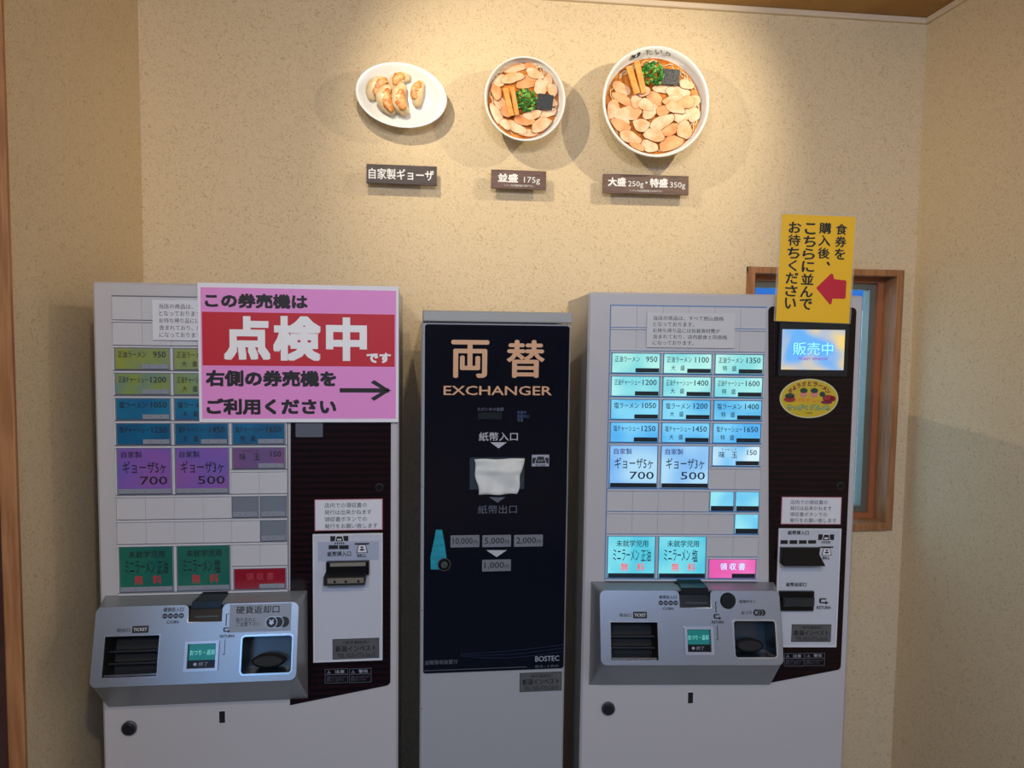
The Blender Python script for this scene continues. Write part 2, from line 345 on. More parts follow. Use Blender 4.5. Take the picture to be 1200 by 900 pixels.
# ------------------------------------------------------------------ ticket machines
def machine(P, X, on):
    """P front plane (origin at bottom left), X pixel tables, on = backlit"""
    side = 'right' if on else 'left'
    root = thing('ticket_machine', P, X['label'], 'ticket machine')
    W, H, Dp = .540, 1.627, .42
    # cabinet: body, slim front frame
    MB().box(.003, .05, W-.003, H-.003, -Dp, -.022).box(.03, 0, W-.03, .05, -Dp+.03, -.04, m=None).build('cabinet', CREAM, root, P)
    MB().box(0, .66, W, H, -.021, 0, .004, .006).build('upper_door', CREAM, root, P)
    lo = MB(); lo.box(0, .05, W, .6585, -.021, 0, .004, .004); lo.build('lower_door', CREAM, root, P)
    # button panel grid
    a0, b1 = P.at(*X['grid'][0]); a1, b0 = P.at(*X['grid'][1]); b1 -= .002
    GW, GH = a1-a0, b1-b0; cw, rh = GW/6, GH/12
    MB().box(a0-.0012, b0-.001, a1+.0012, b1+.0012, .0, .0012).build('button_panel', mat('leaking_backlight', (70, 84, 104), .5, emit=(50, 112, 176), es=.45) if on else GAP, root, P)
    for r in range(12):
        y = b1-(r+1)*rh
        rng = [(a0, a1)]
        if r in (6, 10): rng = [(a0+4*cw, a1)]
        for (u0, u1) in rng:
            MB().box(u0, y-.0012, u1, y+.0016, .0012, .0075, .0006).build('button_rail', RAIL, root, P)
    def cell(c, r, w_, h_): return (a0+c*cw+.0001, b1-(r+h_)*rh+.0036, a0+(c+w_)*cw-.0001, b1-r*rh-.0014)
    def blank(c, r):
        x0, y0, x1, y1 = cell(c, r, 1, 1); MB().box(x0, y0-.0005, x1, y1, .0012, .0042, .0004).build('blank_plate', PLATEW, root, P)
    for c in range(6): blank(c, 0); blank(c, 1)
    blank(4, 7); blank(5, 7)
    for c in range(4): blank(c, 8)
    for c in range(5): blank(c, 9)
    blank(4, 10); blank(5, 10)
    fm = mat('button_frame_lit', (96, 132, 176), .3) if on else mat('button_frame_grey', (142, 146, 158), .3)
    barm = mat('indicator_bar_dark', (18, 32, 44), .35) if on else mat('indicator_bar_grey', (132, 138, 150), .35)
    dotm = mat('indicator_dot', (90, 110, 120) if on else (60, 66, 78), .4)
    ink = INKB if on else INK
    def button(c, r, w_, h_, face, lines, bar='right', inkm=None, label=None):
        x0, y0, x1, y1 = cell(c, r, w_, h_); e = .0018 if w_ == 2 else .0014
        gut = .0026 if w_ == 2 else .0012
        MB().box(x0, y0, x0+gut-.0004, y1, .0012, .0054, .0005).build('button_divider', RAIL, root, P)
        MB().box(x1-gut+.0004, y0, x1, y1, .0012, .0054, .0005).build('button_divider', RAIL, root, P)
        x0 += gut; x1 -= gut; y0 += .0008; w2, h2 = x1-x0, y1-y0
        bt = MB().box(x0+.0004, y0, x1-.0004, y1, .0012, .0046, .0006).build('menu_button', fm, root, P, label)
        MB().box(x0+e, y0+e*.6, x1-e, y1-e*.7, .0046, .0062, .0005).build('button_face', face, bt, P)
        if bar == 'right': B = (x0+w2*.49, y0+e, x1-e-.001, y0+e+h2*.21)
        else: B = (x0+e+.0005, y0+e*.9, x1-e-.0005, y0+e*.9+h2*(.10 if h_ == 2 else .24))
        m2 = MB().box(*B, .0062, .0078, .0004, m=barm)
        for q in (.3, .7 if bar == 'right' else .52): m2.disc(B[0]+(B[2]-B[0])*q, (B[1]+B[3])/2, .0009, .0078, .0081, n=8, m=dotm)
        m2.build('indicator_bar', None, bt, P)
        if lines:
            t = TX()
            for body, fx0, fy0, fx1, fy1, im in lines:   # fractions of the face, y from the top
                t.text(body, (x0+w2*fx0, y1-h2*fy1, x0+w2*fx1, y1-h2*fy0), .0066, .012, im or ink)
            t.build('lettering', None, bt, P)
    N = [('正油ラーメン', ('950', '1100', '1350')), ('正油チャーシュー', ('1200', '1400', '1600')),
         ('塩ラーメン', ('1050', '1200', '1400')), ('塩チャーシュー', ('1250', '1450', '1650'))]
    for r, (nm, pr) in enumerate(N):
        for c in range(3):
            k = .53 if r % 2 == 0 else .63
            if r == 2: k = .54
            L = [(nm, .07, .15, .575 if r % 2 == 0 else .60, .45, None), (pr[c], .70 if pr[c] == '950' else .645, .16, .93, .44, None)]
            if c: L += [('大　盛' if c == 1 else '特　盛', .16, .58, .44, .84, None)]
            button(2*c, 2+r, 2, 1, X['faces'][r], L)
    for c, (n5, pr) in enumerate((('5', '700'), ('3', '500'))):
        button(2*c, 6, 2, 2, X['gyoza'], [('自家製', .09, .07, .46, .21, X['gink']), ('ギョーザ'+n5+'ヶ', .11, .28, .90, .55, None), (pr, .42, .61, .92, .79, None)], 'full')
    button(4, 6, 2, 1, X['egg'], [('トッピング', .2, .10, .5, .22, None), ('味　玉', .14, .26, .52, .60, None), ('150', .72, .18, .92, .44, None)])
    for c, r in ((4, 8), (5, 8), (5, 9)): button(c, r, 1, 1, X['small'], None, 'full')
    for c, nm in enumerate(('正油', '塩')):
        button(2*c, 10, 2, 2, X['mini'], [('未就学児用', .18, .09, .84, .25, None), ('ミニラーメン', .12, .31, .66, .58, None),
               (nm, .70, .31, .90 if c == 0 else .82, .60, None), ('無　料', .28, .63, .78, .83, REDINK if not on else mat('red_print_lit', (235, 70, 80), .5, emit=(255, 90, 100), es=.55))], 'full')
    button(4, 11, 2, 1, X['receipt'], [('領 収 書', .24, .2, .76, .56, X['rink'])], label='red receipt button' if not on else 'lit pink receipt button')
    # white notice above the buttons
    x0, y0, x1, y1 = P.box(*X['notice'])
    nt = MB().box(x0, y0, x1, y1, .0078, .0082).build('paper_notice', PAPER if not on else mat('paper_notice_grey', (196, 198, 200), .5), root, P)
    for k, (q) in enumerate(((.0072),)): pass
    t = TX(); body = ['当店の商品は、すべて税込価格', 'となっております。', 'お持ち帰り品には包装資材費が', '含まれており、店内飲食と同価格', 'になっております。']
    ws = (.86, .50, .82, .91, .50); hh = (y1-y0)
    for k in range(5):
        t.text(body[k], (x0+(x1-x0)*.07, y1-hh*(.09+.178*k+.125), x0+(x1-x0)*(.07+ws[k]*.93), y1-hh*(.09+.178*k)), .0084, .004, INK)
    t.build('lettering', None, nt, P)
    # maroon side panel
    pl = []
    for k, (x, y) in enumerate(X['side']): pl.append(P.at(x, y))
    (lx, ly), (rx, ry), (tx, ty), (sx, sy) = pl
    r = .009; out = [(lx, ly)]
    for i in range(6): t_ = math.radians(-80+80*i/5); out.append((rx-r+r*math.cos(t_), ry+r+r*math.sin(t_)))
    for i in range(6): t_ = math.radians(90*i/5); out.append((rx-r+r*math.cos(t_), ty-r+r*math.sin(t_)))
    for i in range(6): t_ = math.radians(90+90*i/5); out.append((sx+r+r*math.cos(t_), ty-r+r*math.sin(t_)))
    sp = MB().poly(out, 0, .0025, .0008).build('side_panel', MAROON, root, P)
    a, bb = P.at(*X['knob']); MB().disc(a, bb, .0072, .0025, .0035, m=mat('cam_ring', (90, 90, 98), .35, .8)).disc(a, bb, .0062, .0035, .0045, m=BLACK).build('cam_lock', None, root, P)
    # receipt notice with pink edge
    x0, y0, x1, y1 = P.box(*X['rnotice'])
    nt = MB().box(x0, y0, x1, y1, .0025, .0031, m=mat('pink_edge', (190, 120, 135), .6)).box(x0+.0015, y0+.0015, x1-.0015, y1-.0015, .0031, .0033, m=PAPER).build('paper_notice', None, root, P, 'pink edged notice about receipts')
    t = TX(); ws = (.62, .69, .62, .78)
    for k, s_ in enumerate(('店内での領収書の', '発行は出来かねます', '領収書ボタンでの', '発行をお願い致します')):
        hh = y1-y0; t.text(s_, (x0+(x1-x0)*.145, y1-hh*(.11+.222*k+.16), x0+(x1-x0)*(.145+ws[k]), y1-hh*(.11+.222*k)), .0036, .004, INK)
    t.build('lettering', None, nt, P)
    # bill unit
    x0, y0, x1, y1 = P.box(*X['bill'])
    bu = MB().box(x0, y0, x1, y1, .0025, .0050, .001, m=mat('bill_unit_plate', (188, 192, 202), .35)).frame(x0, y0, x1, y1, .003, .0050, .0062, m=mat('plate_edge', (205, 208, 214), .3)).build('bill_unit', None, root, P)
    t = TX()
    for s_, bx, bo in X['billtext']: t.text(s_, P.box(*bx), .0056, bo, INK)
    for kind, bx in X['billmarks']:
        u0, v0, u1, v1 = P.box(*bx); w_ = u1-u0; h_ = v1-v0
        if kind == 'tag':
            t.box(u0, v0, u1, v1, .0052, .0055, m=INK)
        elif kind == 'flow':     # arched note emblem between two dark bars
            t.box(u0, v0+h_*.35, u0+w_*.28, v0+h_*.92, .0052, .0055, m=INK); t.box(u1-w_*.28, v0+h_*.35, u1, v0+h_*.92, .0052, .0055, m=INK)
            t.poly([(u0+w_*.22, v0+h_*.3), (u1-w_*.22, v0+h_*.3), (u1-w_*.34, v1), (u0+w_*.34, v1)], .0053, .0057, m=PAPER)
            t.poly([(u0+w_*.27, v0+h_*.34), (u1-w_*.27, v0+h_*.34), (u1-w_*.36, v1-h_*.1), (u0+w_*.36, v1-h_*.1)], .0057, .0059, m=INK)
            t.box(u0+w_*.38, v0+h_*.45, u1-w_*.38, v0+h_*.62, .0059, .0060, m=PAPER)
            for q in (.24, .36, .48, .60, .71): t.box(u0+w_*q, v0, u0+w_*(q+.06), v0+h_*.24, .0052, .0055, m=INK)
        elif kind == 'billicon':
            t.box(u0, v1-h_*.16, u1, v1, .0052, .0055, m=INK)
            t.poly([(u0+w_*.10, v0), (u1-w_*.10, v0), (u1-w_*.24, v1-h_*.16), (u0+w_*.24, v1-h_*.16)], .0052, .0055, m=INK)
            t.poly([(u0+w_*.17, v0+h_*.06), (u1-w_*.17, v0+h_*.06), (u1-w_*.28, v1-h_*.2), (u0+w_*.28, v1-h_*.2)], .0055, .0057, m=PAPER)
            t.disc((u0+u1)/2, v0+h_*.33, w_*.16, .0057, .0059, ry=h_*.10, n=12, m=INK); t.disc((u0+u1)/2, v0+h_*.58, w_*.11, .0057, .0059, ry=h_*.08, n=12, m=INK)
        elif kind == 'ret':
            retmark(t, u0, v0, u1, v1, .0053)
    t.build('lettering', None, bu, P)['kind'] = 'stuff'
    u0, v0, u1, v1 = P.box(*X['shop'])
    t = TX().box(u0, v0, u1, v1, .0050, .0054, m=INK).box(u0+.001, v0+.001, u1-.001, v1-.001, .0054, .0056, m=GREYLBL)
    shoptext(t, u0, v0, u1, v1, .0059); t.build('service_label', None, bu, P)
    if on:
        u0, v0, u1, v1 = P.box(*X['slot1'])
        MB().hexa([(u0, v0, .005), (u1-.004, v0, .005), (u1, v1, .005), (u0, v1, .005)], [(u0, v0, .030), (u1, v0, .030), (u1-.012, v1, .012), (u0, v1, .012)]).build('bill_slot', BLACK, bu, P)
        u0, v0, u1, v1 = P.box(*X['slot2'])
        MB().box(u0, v0, u1, v1, .005, .014, .002, m=BLACK).box(u0+.004, v0+.012, u1-.002, v1-.010, .014, .022, .003, m=mat('slot_grey', (36, 42, 50), .25)).build('bill_slot', None, bu, P)
    else:
        u0, v0, u1, v1 = P.box(*X['stick']); MB().box(u0, v0, u1, v1, .0050, .0053).build('clear_sticker', mat('grey_film', (160, 168, 188), .4), bu, P)
        u0, v0, u1, v1 = P.box(*X['slot1']); w_ = u1-u0; h_ = v1-v0
        s1 = MB().box(u0+.003, v0+h_*.35, u1, v1, .005, .016, .001, m=BLACK)
        s1.hexa([(u0, v0, .006), (u1-.006, v0, .006), (u1-.004, v0+h_*.5, .006), (u0+.002, v0+h_*.5, .006)], [(u0, v0, .032), (u1-.006, v0, .032), (u1-.006, v0+h_*.42, .032), (u0, v0+h_*.42, .032)], BLACKM)
        s1.box(u0+.010, v1-.008, u1-.006, v1-.001, .016, .018, .0006, m=mat('worn_metal', (150, 145, 135), .45, .6))
        s1.box(u0+.007, v0+.004, u1-.008, v0+h_*.36, .032, .0335, .0006, m=mat('worn_metal2', (130, 122, 110), .5, .5))
        for q in (.25, .5, .78): s1.disc(u0+w_*q, v0+h_*.2, .0022, .0335, .0345, n=10, m=BLACK)
        s1.build('bill_slot', None, bu, P)
    # caution labels
    for bx, s_ in zip(X['caution'], ('注意', '警告')):
        u0, v0, u1, v1 = P.box(*bx); h_ = v1-v0; w_ = u1-u0
        cl = MB().frame(u0, v0, u1, v1, .0008, .0025, .0030, m=DIMINK).box(u0, v0+h_*.58, u1, v0+h_*.62, .0025, .0030, m=DIMINK)
        cl.text(s_, (u0+w_*.42, v0+h_*.68, u0+w_*.85, v0+h_*.92), .0031, .02, GREYINK)
        cl.poly([(u0+w_*.08, v0+h_*.68), (u0+w_*.26, v0+h_*.68), (u0+w_*.17, v0+h_*.93)], .0025, .0030, m=DIMINK)
        cl.text('破損のおそれがあります\n取扱いにご注意下さい' if s_ == '注意' else '感電のおそれがあります\n電源を切って下さい', (u0+w_*.08, v0+h_*.12, u1-w_*.08, v0+h_*.5), .0031, 0, DIMINK)
        cl.build('caution_label', None, root, P)
    # lock and card slot in the lower door
    a, bb = P.at(*X['lock'])
    MB().disc(a, bb, .0135, 0, .006, .001, m=mat('lock_ring', (100, 102, 108), .3, .8)).disc(a, bb, .0100, .006, .010, .001, m=mat('lock_core', (52, 54, 60), .35, .7)).box(a-.001, bb-.006, a+.001, bb+.003, .010, .0103, m=BLACKM).build('key_lock', None, root, P)
    x0, y0, x1, y1 = P.box(*X['port']); MB().box(x0, y0, x1, y1, -.0005, .0006, m=BLACKM).frame(x0-.001, y0-.001, x1+.001, y1+.001, .001, 0, .0015, m=RAIL).build('sensor_slot', None, root, P)
    tray(root, P, X, on)
    return root

def retmark(t, u0, v0, u1, v1, c):
    """bent return arrow"""
    w_, h_ = u1-u0, v1-v0; k = h_*.20
    t.poly([(u0+w_*.1, v1-k), (u0+w_*.75, v1-k), (u0+w_*.75, v1), (u0+w_*.1, v1)], c, c+.0002, m=INK)
    t.box(u0, v0+h_*.3, u0+w_*.2, v1-k*.4, c, c+.0002, m=INK)
    t.box(u0+w_*.1, v0+h_*.2, u0+w_*.7, v0+h_*.2+k, c, c+.0002, m=INK)
    t.poly([(u0+w_*.66, v0), (u1, v0+h_*.3), (u0+w_*.66, v0+h_*.6)], c, c+.0002, m=INK)
def shoptext(t, u0, v0, u1, v1, c):
    w_, h_ = u1-u0, v1-v0
    t.text('〈保守連絡先〉', (u0+w_*.22, v0+h_*.74, u0+w_*.78, v0+h_*.90), c, .01, INK)
    t.text('新潟インベスト', (u0+w_*.06, v0+h_*.36, u0+w_*.94, v0+h_*.68), c, .03, INK)
    t.text('TEL 025-773-2615', (u0+w_*.10, v0+h_*.08, u0+w_*.92, v0+h_*.29), c, .01, INK)

def tray(root, P, X, on):
    bk = [P.at(*q) for q in X['tback']]           # tl tr br bl at c=0
    ct, cb = .060, .098
    f = [P.at(*X['tfront'][0], ct), P.at(*X['tfront'][1], ct), P.at(*X['tfront'][2], cb), P.at(*X['tfront'][3], cb)]
    zt = (f[0][1]+f[1][1])/2; zb = (f[2][1]+f[3][1])/2; bt = (bk[0][1]+bk[1][1])/2; bb = (bk[2][1]+bk[3][1])/2
    al = (f[0][0]+f[3][0])/2; ar = (f[1][0]+f[2][0])/2; bl = (bk[0][0]+bk[3][0])/2; br = (bk[1][0]+bk[2][0])/2
    # shell: back ring, front ring (rounded)
    def ringpts(a0, z0, a1, z1, r, c0, c1):
        return [(x, y, c0+(c1-c0)*(y-z0)/(z1-z0)) for x, y in rrect(a0, z0, a1, z1, r, 4)]
    R0 = ringpts(bl, bb, br, bt, .002, .0002, .0002); R1 = ringpts(al, zb, ar, zt, .013, cb, ct)
    R1b = ringpts(al+.004, zb+.004, ar-.004, zt-.004, .010, cb-.002, ct-.002)
    tr = MB().loft([R0, R1, R1b], smooth=False).build('coin_tray', SILVERS, root, P)
    # front plane of the tray
    up = Vector((0, 0, 1))*(zt-zb) + P.n*(ct-cb)
    Q = Plane(P.w((al+ar)/2, zb, cb), P.r, up); hh = up.length; hw = (ar-al)/2
    def rect(name, c=0.): return Q.box(*X[name], c)
    n0, n1, n2, n3 = rect('notch'); tk = rect('ticket'); lc = rect('lcd'); cu = rect('cup')
    r = .012
    out = rrect(-hw, 0, hw, hh, r, 5)
    # outline counter clockwise starting bottom left; cut the notch into the top edge
    k = len(out)//4; bl_, br_, tr_, tl_ = out[:k], out[k:2*k], out[2*k:3*k], out[3*k:]
    nr = .010
    nt_ = [(n2+nr-nr*math.sin(math.radians(90*i/4)), hh-nr+nr*math.cos(math.radians(90*i/4))) for i in range(5)] + [(n2, n1), (n0, n1)] + [(n0-nr+nr*math.sin(math.radians(90*i/4)), hh-nr+nr*math.cos(math.radians(90*i/4))) for i in range(4, -1, -1)]
    out = bl_+br_+tr_+nt_+tl_
    holes = [rrect(*tk, .001, 2), rrect(lc[0], lc[1], lc[2], lc[3], .002, 2), rrect(*cu, .006, 4)]
    if 'ret' in X:
        ra, rb = Q.at(*X['ret']); holes.append(circ(ra, rb, .0145, n=28))
    FP = plate_with_holes('front_plate', out, [h[::-1] for h in holes], -.001, .0025, SILVER, tr, Q, 'brushed silver front plate')
    c = .0044
    def pocket(name, bx, depth, m, r=.001):
        a0, b0, a1, b1 = bx; o1 = rrect(a0, b0, a1, b1, r, 3); o2 = rrect(a0+.002, b0+.004, a1-.002, b1-.002, r, 3)
        return MB().loft([[(x, y, .002) for x, y in o1], [(x, y, -depth) for x, y in o2]], m, cap1=True, smooth=False)
    p = pocket('t', tk, .045, BLACKM)
    for q in (.28, .58): p.box(tk[0]+.003, tk[1]+(tk[3]-tk[1])*q, tk[2]-.003, tk[1]+(tk[3]-tk[1])*q+.003, -.03, -.012, m=mat('slot_louvre', (22, 23, 25), .3))
    p.box(tk[0]+.002, tk[1]+.001, tk[2]-.002, tk[1]+.004, -.04, -.001, m=CHROME)
    p.build('ticket_slot', None, tr, Q)
    MB().frame(tk[0]-.002, tk[1]-.002, tk[2]+.002, tk[3]+.002, .002, .002, .0050, r=.003).build('slot_rim', mat('rim_silver', (190, 194, 200), .25, .8), tr, Q)
    cupm = mat('tinted_cup', (34, 44, 56), .25)
    p = pocket('c', (cu[0]+.001, cu[1], cu[2]-.001, cu[3]), .045, cupm, .006)
    ca, cbm = (cu[0]+cu[2])/2, cu[1]+(cu[3]-cu[1])*.28
    p.disc(ca-.002, cbm, (cu[2]-cu[0])*.34, -.034, -.020, .004, ry=(cu[3]-cu[1])*.2, m=BLACKM)
    p.build('coin_cup', None, tr, Q)
    MB().frame(cu[0]-.003, cu[1]-.002, cu[2]+.003, cu[3]+.003, .003, .002, .0054, r=.008).build('cup_rim', mat('rim_silver', (190, 194, 200), .25, .8), tr, Q)
    # lcd
    MB().frame(lc[0]-.001, lc[1]-.003, lc[2]+.001, lc[3]+.001, .005, .0, .008, r=.002).build('display_bezel', mat('bezel_silver', (178, 182, 196), .3, .5), tr, Q)
    l0, l1, l2, l3 = lc[0]+.004, lc[1]+.002, lc[2]-.004, lc[3]-.004
    m_ = (l3-l1)
    TX().box(l0, l1, l2, l3, -.002, .001, m=BLACK).box(l0+.001, l1+m_*.32, l2-.001, l3-.001, .001, .0014, m=mat('lcd_green', (10, 90, 90), .3, emit=(6, 92, 90), es=.7)) \
        .text('おつり・返却', (l0+.003, l1+m_*.52, l2-.003, l1+m_*.74), .0018, .005, mat('lcd_text', (130, 215, 205), .4, emit=(130, 215, 205), es=.5)) \
        .text('● 終了', (l0+(l2-l0)*.2, l1+m_*.08, l0+(l2-l0)*.72, l1+m_*.24), .0018, .005, GREYINK).build('display', None, tr, Q)
    # hopper
    h0, h1, h2, h3 = n0+.0005, n1+.0005, n2-.0005, hh+.010
    hp_ = MB(); hp_.hexa([(h0, h1, -.05), (h2, h1, -.05), (h2, h3+.004, -.05), (h0+.002, h3+.004, -.05)], [(h0, h1, .001), (h2, h1, .001), (h2-.001, h3-.018, -.004), (h0+.001, h3-.018, -.004)], BLACK)
    hp_.hexa([(h0+.002, h3-.018, -.05), (h2-.001, h3-.018, -.05), (h2-.003, h3+.008, -.05), (h0+.008, h3+.008, -.05)], [(h0+.001, h3-.018, .001), (h2-.001, h3-.018, .001), (h2-.002, h3-.006, .0015), (h0+.004, h3-.006, .0015)], BLACK)
    hp_.box(h0+.012, h3-.008, h2-.006, h3-.006, -.022, -.007, m=mat('slot_edge', (110, 115, 120), .4)); hp_.box(h0+.010, h1+.006, h2-.005, h1+.009, .001, .0016, m=mat('slot_edge2', (50, 52, 55), .4))
    hp_.build('coin_slot', None, tr, Q)
    if 'ret' in X:
        MB().disc(ra, rb, .0140, -.01, .004, .001, m=BLACK).build('return_button', None, tr, Q, 'round black return button')
    # print
    t = TX()
    if X.get('film'):
        fx = Q.box(*X['film']); t2 = MB().box(*fx, .0037, .0041).build('return_sticker', mat('sticker_film', (128, 136, 148), .4), tr, Q)
    for s_, bx, bo in X['traytext']: t.text(s_, Q.box(*bx), c, bo, INK)
    u = Q.box(*X['coins']); w_ = (u[2]-u[0])/4; cy = (u[1]+u[3])/2
    for i in range(4):
        t.disc(u[0]+w_*(i+.5), cy, w_*.47, c-.0003, c, n=16, m=INK)
        t.text(('10', '50', '100', '500')[i], (u[0]+w_*(i+.22), cy-w_*.17, u[0]+w_*(i+.78), cy+w_*.17), c+.0002, .02, SILVER)
    u = Q.box(*X['tickettag']); t.box(*u, c-.0005, c, m=INK); t.text('TICKET', (u[0]+.0022, u[1]+.0032, u[2]-.0022, u[3]-.0032), c+.0002, .012, PAPER)
    u = Q.box(*X['yen']); rr = (u[3]-u[1])/2; cy = (u[1]+u[3])/2
    for i in (2, 1, 0):
        cx = u[0]+rr+(u[2]-u[0]-2*rr)*i/2; z_ = c+.00012*(2-i)
        if i < 2: t.disc(cx, cy, rr*1.12, c-.0003, z_, n=20, m=SILVER)
        t.disc(cx, cy, rr, c-.0003, z_+.00006, n=20, m=INK)
    t.text('¥', (u[0]+rr*.55, cy-rr*.5, u[0]+rr*1.45, cy+rr*.5), c+.0007, .04, SILVER)
    u = Q.box(*X['retmark']); retmark(t, *u, c)
    for (x, y, x2, y2) in X['lines']:
        p0 = Q.at(x, y); p1 = Q.at(x2, y2); e = .0004
        t.box(min(p0[0], p1[0])-e, min(p0[1], p1[1])-e, max(p0[0], p1[0])+e, max(p0[1], p1[1])+e, c-.0004, c, m=INK)
    t.build('lettering', None, tr, Q)['kind'] = 'stuff'

LMX = dict(
    label='left white ticket machine, unlit, under the pink and red sign', grid=((131.7, 345.3), (338, 691)),
    faces=[mat('unlit_yellow_green', (142, 150, 62), .25, noise=(26, (118, 138, 100))), mat('unlit_olive_green', (130, 146, 70), .25, noise=(26, (108, 136, 120))),
           mat('unlit_teal', (28, 112, 146), .25, noise=(20, (30, 96, 140))), mat('unlit_blue', (20, 100, 140), .25, noise=(20, (26, 84, 124)))],
    gyoza=mat('unlit_purple', (106, 92, 176), .25, noise=(9, (140, 88, 164))), gink=None,
    egg=mat('unlit_plum', (98, 84, 132), .25, noise=(14, (124, 80, 128))), small=mat('unlit_grey', (112, 120, 132), .3),
    mini=mat('unlit_green', (26, 96, 88), .25, noise=(14, (36, 108, 88))), receipt=mat('unlit_red', (138, 14, 36), .25), rink=mat('faint_red_print', (170, 60, 76), .5),
    notice=(180.5, 352.5, 290, 399),
    side=((340, 826), (457.5, 803), (459.5, 360), (341, 360)), knob=(444.6, 570.6), rnotice=(369, 584.5, 448.5, 621),
    bill=(367.3, 624.6, 448.5, 773.5), stick=(373, 633.6, 444, 656),
    billtext=[('紙幣挿入口', (384, 645, 411.6, 651), .03), ('BILL', (419, 648, 429.5, 652), .03)],
    billmarks=[('flow', (387.5, 626.5, 408.5, 637)), ('tag', (385.5, 638, 396.6, 642.6)), ('tag', (397.8, 638, 409, 642.6)), ('billicon', (416, 635.5, 433, 647))],
    shop=(390, 747, 444.5, 770.6), slot1=(381.5, 655.7, 433, 679.5), caution=((381, 783, 408, 799.6), (409.5, 782.5, 435.3, 799)),
    lock=(152, 852.5), port=(257, 833, 264, 847),
    tback=((122, 697), (361, 692.5), (361, 820), (127, 827)), tfront=((113, 709), (353, 706), (346, 798), (105, 806)),
    notch=(222, 706, 260.5, 728), ticket=(122.5, 745, 186, 793), lcd=(218, 751, 256.5, 784), cup=(284, 745, 342, 789),
    film=(269.5, 707.5, 341.5, 740),
    traytext=[('硬貨投入口', (192.5, 711.5, 216, 716.6), .02), ('COIN', (196, 727, 210, 730.5), .03), ('取出口', (138, 736, 153.5, 740.5), .02), ('RETURN', (258.5, 743.5, 275, 747), .03),
              ('硬貨返却口', (277.5, 709.5, 328, 718.8), .02), ('取り忘れに\nご注意下さい', (277, 723.5, 305.5, 733.5), .01)],
    coins=(191, 718, 216.5, 725), tickettag=(156, 733.2, 175, 741.4), yen=(312.5, 722.5, 339.5, 735), retmark=(262.5, 735, 270.5, 741.5),
    lines=[(266, 719.5, 269, 719.5), (266, 719.5, 265.7, 733), (264.6, 749, 263.6, 766), (261, 766.5, 264, 766.5)])
RMX = dict(
    label='right white ticket machine with cyan backlit menu buttons and lit screen', grid=((715.9, 356.4), (886.2, 679.5)),
    faces=[lit('lit_mint', (134, 224, 226), (186, 250, 238), .92), lit('lit_aqua', (128, 222, 232), (176, 246, 240), .92),
           lit('lit_sky', (84, 184, 236), (130, 218, 248), .95), lit('lit_azure', (74, 176, 240), (118, 208, 250), .95)],
    gyoza=lit('lit_pale_blue', (96, 170, 244), (176, 224, 252), .92, 9), gink=mat('purple_ink', (50, 40, 150), .6),
    egg=lit('lit_white_blue', (110, 194, 246), (214, 244, 252), .95), small=lit('lit_cyan', (100, 198, 240), (150, 232, 244), .95),
    mini=lit('lit_turquoise', (78, 204, 228), (124, 226, 240), .92), receipt=lit('lit_pink', (232, 80, 170), (244, 112, 190), .95), rink=mat('lit_letter', (190, 225, 255), .5, emit=(170, 215, 255), es=.85),
    notice=(757, 367, 859.5, 407.5),
    side=((901, 800), (984.8, 785), (1006.5, 360.5), (900.4, 358.8)), knob=(984.3, 569), rnotice=(914.9, 582, 985, 614),
    bill=(909, 618.7, 981.5, 757), billtext=[('紙幣挿入口', (922, 621, 946.5, 626), .03), ('紙幣返却口', (920, 681.5, 943.6, 686.4), .03), ('BILL', (962.5, 651, 971, 654.5), .03), ('RETURN', (955.7, 709, 972, 712.8), .03)],
    billmarks=[('flow', (957.5, 624.5, 976, 636)), ('billicon', (960, 639.5, 975, 650)), ('tag', (913.5, 632.2, 922, 636.6)), ('tag', (924, 632.2, 933, 636.6)), ('tag', (935, 632.2, 944, 636.4)), ('tag', (945.7, 632.2, 955, 636.2)), ('ret', (958.6, 700, 969.6, 707.5))],
    shop=(926.3, 730.5, 972.5, 751), slot1=(912, 640, 960, 658), slot2=(911, 691, 951, 713.5), caution=((918.4, 764.8, 941.6, 780), (942.8, 764.4, 965.8, 779.4)),
    lock=(712.6, 829.6), port=(806, 811, 812, 824),
    tback=((692, 683), (909, 680), (901, 799), (690.5, 806)), tfront=((700, 692.5), (914, 690), (917, 778), (705, 782)),
    notch=(796, 690, 831.5, 711.6), ticket=(715.5, 729, 770.5, 773.5), lcd=(802, 734.5, 834.5, 765), cup=(860, 727.5, 908, 770.5), ret=(852.5, 704),
    traytext=[('硬貨投入口', (772, 697.6, 792, 701.6), .02), ('COIN', (776, 711.4, 788.5, 714.6), .03), ('取出口', (725.6, 718.6, 739, 722.6), .02), ('RETURN', (833.6, 727.2, 847.4, 730.4), .03),
              ('返却ボタン', (865.5, 702.8, 884.4, 706.6), .02), ('おつり', (868, 715.6, 880, 720.2), .02)],
    coins=(771, 703, 794, 709.6), tickettag=(741.4, 716.6, 757.6, 724.4), yen=(881.6, 713.8, 896.2, 721.6), retmark=(835.6, 719.4, 844.6, 726.2),
    lines=[(838, 705.3, 840.4, 705.3), (838, 705.3, 838.2, 717.6), (839.6, 733.6, 840.6, 749.3), (838.4, 749.5, 840.8, 749.5)])
LP = Plane((-.5815, 1.45, 0), (1, 0, 0), (0, 0, 1))
ky = -math.radians(5); s = .92
RO = Vector((.4*s-.0515*s*math.cos(ky), 1.59*s-.0515*s*math.sin(ky), 0))
RP = Plane(RO, (math.cos(ky), math.sin(ky), 0), (0, 0, 1))
lm = machine(LP, LMX, False)
rm = machine(RP, RMX, True)
# strip of clear tape on the left machine
x0, y0, x1, y1 = LP.box(346.7, 490, 378.5, 512); MB().box(x0, y0, x1, y1, .0026, .0030).build('tape', mat('clear_tape', (120, 126, 140), .2, alpha=.45), lm, LP)
